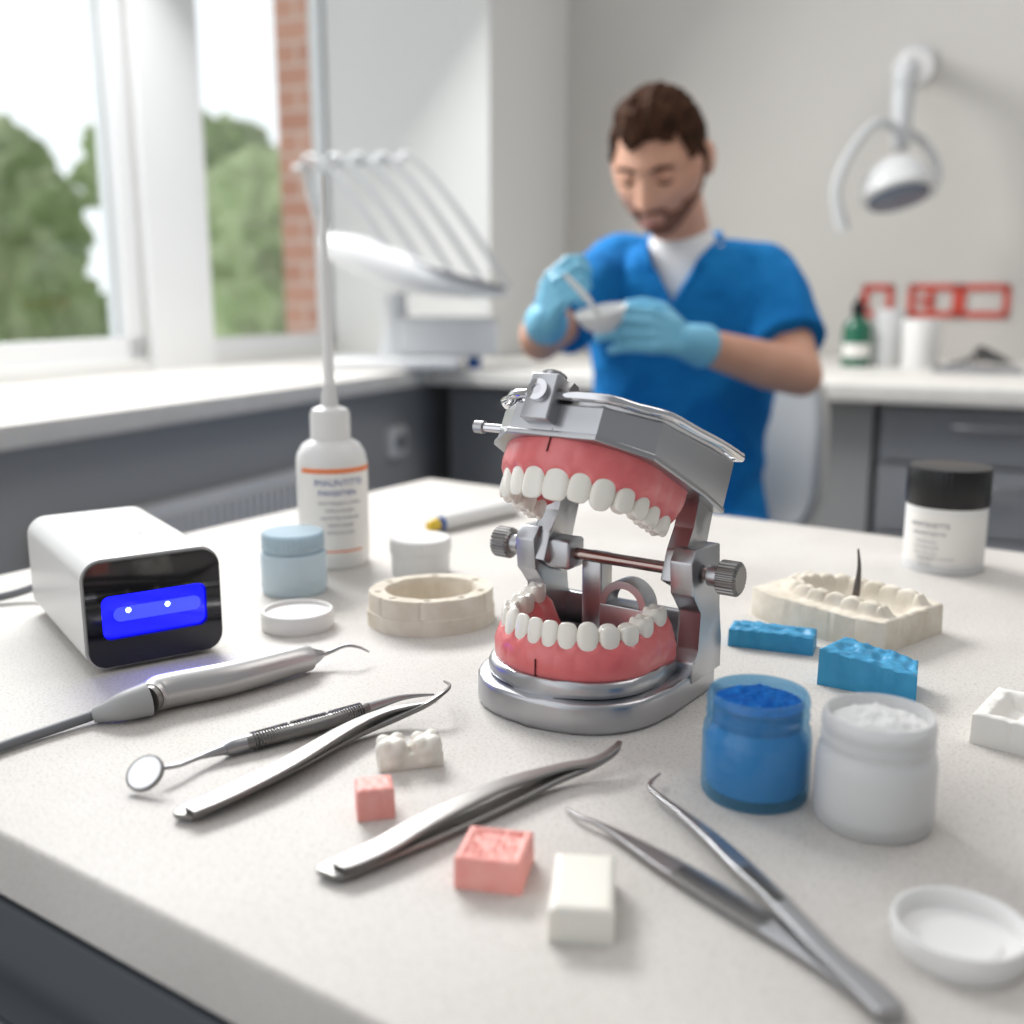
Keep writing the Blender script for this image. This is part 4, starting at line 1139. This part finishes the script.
bc_ = Vector((.126, 1.488, .974))
o = lathe('mixing_bowl', [(0, 0), (.014, 0), (.016, .002), (.026, .010), (.034, .024), (.0365, .030), (.0345, .030), (.025, .012), (.012, .005), (0, .004)], WHITEP, None, bc_, (radians(10), radians(-12), 0))
tag(o, "small white mixing bowl held in a gloved hand", "bowl")
sp0 = Vector((.084, 1.47, 1.028))
e = empty('spatula', sp0); tag(e, "small mixing spatula with white handle dipped in the bowl", "spatula")
sweep('handle', [(-.014, .0, .022), (.010, .0, -.002), (.024, .002, -.018)], [.003, .0042, .003], WHITEP, parent=e)
sweep('blade', [(.024, .002, -.018), (.032, .006, -.030), (.038, .010, -.040)], [.0025, .005, .004], STEEL, hs=[.0012, .001, .0008], parent=e)

e = empty('office_chair', (.34, 2.0, 0), BA); tag(e, "white swivel chair with curved backrest behind the man", "chair")
CH = M('chair_white', (205, 204, 200), rough=.6)
lathe('seat', [(0, .40), (.2, .40), (.215, .415), (.215, .44), (.19, .46), (0, .462)], CH, e, n=40)
lathe('gas_post', [(0, .07), (.03, .07), (.03, .25), (.02, .26), (.02, .4), (0, .4)], CHROME, e, n=20)
for k in range(5):
    a = 2*pi*k/5
    sweep('leg', [(0, 0, .09), (cos(a)*.15, sin(a)*.15, .085), (cos(a)*.27, sin(a)*.27, .06)], [.022, .018, .014], CHROME, parent=e)
    bm = bmesh.new(); addsphere(bm, (0, 0, 0), .028); o = fromBM('castor', bm, BLACKP, e, (cos(a)*.27, sin(a)*.27, .0285))
bm = bmesh.new(); rows = []
for j in range(13):
    z = .55+.34*j/12; row = []
    for i in range(21):
        u = -1+2*i/20; w = .20*(1-.25*abs(2*j/12-1)**4)
        row.append(bm.verts.new((.04+u*w, .205-.05*u*u-.02*sin(j/12*pi), z)))
    rows.append(row)
for j in range(12):
    for i in range(20): bm.faces.new((rows[j][i], rows[j][i+1], rows[j+1][i+1], rows[j+1][i]))
o = fromBM('backrest', bm, CH, e, sharp=0); s = o.modifiers.new('s', 'SOLIDIFY'); s.thickness = .03; s.offset = 0
sweep('back_support', [(0, .1, .41), (.02, .2, .43), (.04, .225, .6)], [.02, .02, .018], CHROME, parent=e)

# ============================================================ LIGHT, WORLD, CAMERA
world = bpy.data.worlds.new('World'); scene.world = world; world.use_nodes = True
nt = world.node_tree; bg = nt.nodes['Background']
bg.inputs['Color'].default_value = (.95, .97, 1.0, 1)
tcw = nt.nodes.new('ShaderNodeTexCoord'); dp = nt.nodes.new('ShaderNodeVectorMath'); dp.operation = 'DOT_PRODUCT'
dp.inputs[1].default_value = (-bv.x, -bv.y, 0)
mr = nt.nodes.new('ShaderNodeMapRange'); mr.interpolation_type = 'SMOOTHSTEP'
mr.inputs['From Min'].default_value = -.25; mr.inputs['From Max'].default_value = .45
mr.inputs['To Min'].default_value = .34; mr.inputs['To Max'].default_value = 1.4
nt.links.new(tcw.outputs['Generated'], dp.inputs[0]); nt.links.new(dp.outputs['Value'], mr.inputs['Value']); nt.links.new(mr.outputs['Result'], bg.inputs['Strength'])
def area(name, loc_, target, sx_, sy_, power, col):
    l = bpy.data.lights.new(name, 'AREA'); l.shape = 'RECTANGLE'; l.size = sx_; l.size_y = sy_; l.energy = power; l.color = col
    o = bpy.data.objects.new(name, l); scene.collection.objects.link(o); o.location = loc_
    o.rotation_euler = (Vector(target)-Vector(loc_)).to_track_quat('-Z', 'Y').to_euler()
    return o
area('window_daylight', R(-1.8, 1.8, 2.2), (0.1, .75, .85), 1.3, .6, 66, (1, .992, .98))
area('overhead_fill', (1.3, 1.3, 2.9), (.5, 1.9, .8), 1.2, 1.2, 13, (1, .96, .92))  # unseen fill lamp added overhead to soften the interior, no modelled fixture
cam = bpy.data.cameras.new('Camera'); co = bpy.data.objects.new('Camera', cam); scene.collection.objects.link(co)
co.location = (0, 0, CZ); co.rotation_euler = (radians(90)-PITCH, 0, 0)
cam.sensor_width = 36; cam.lens = 36*F/1024; cam.clip_start = .02; cam.clip_end = 200
cam.dof.use_dof = True; cam.dof.focus_distance = .61; cam.dof.aperture_fstop = 4.3
scene.camera = co
scene.view_settings.view_transform = 'Standard'
scene.view_settings.look = 'None'
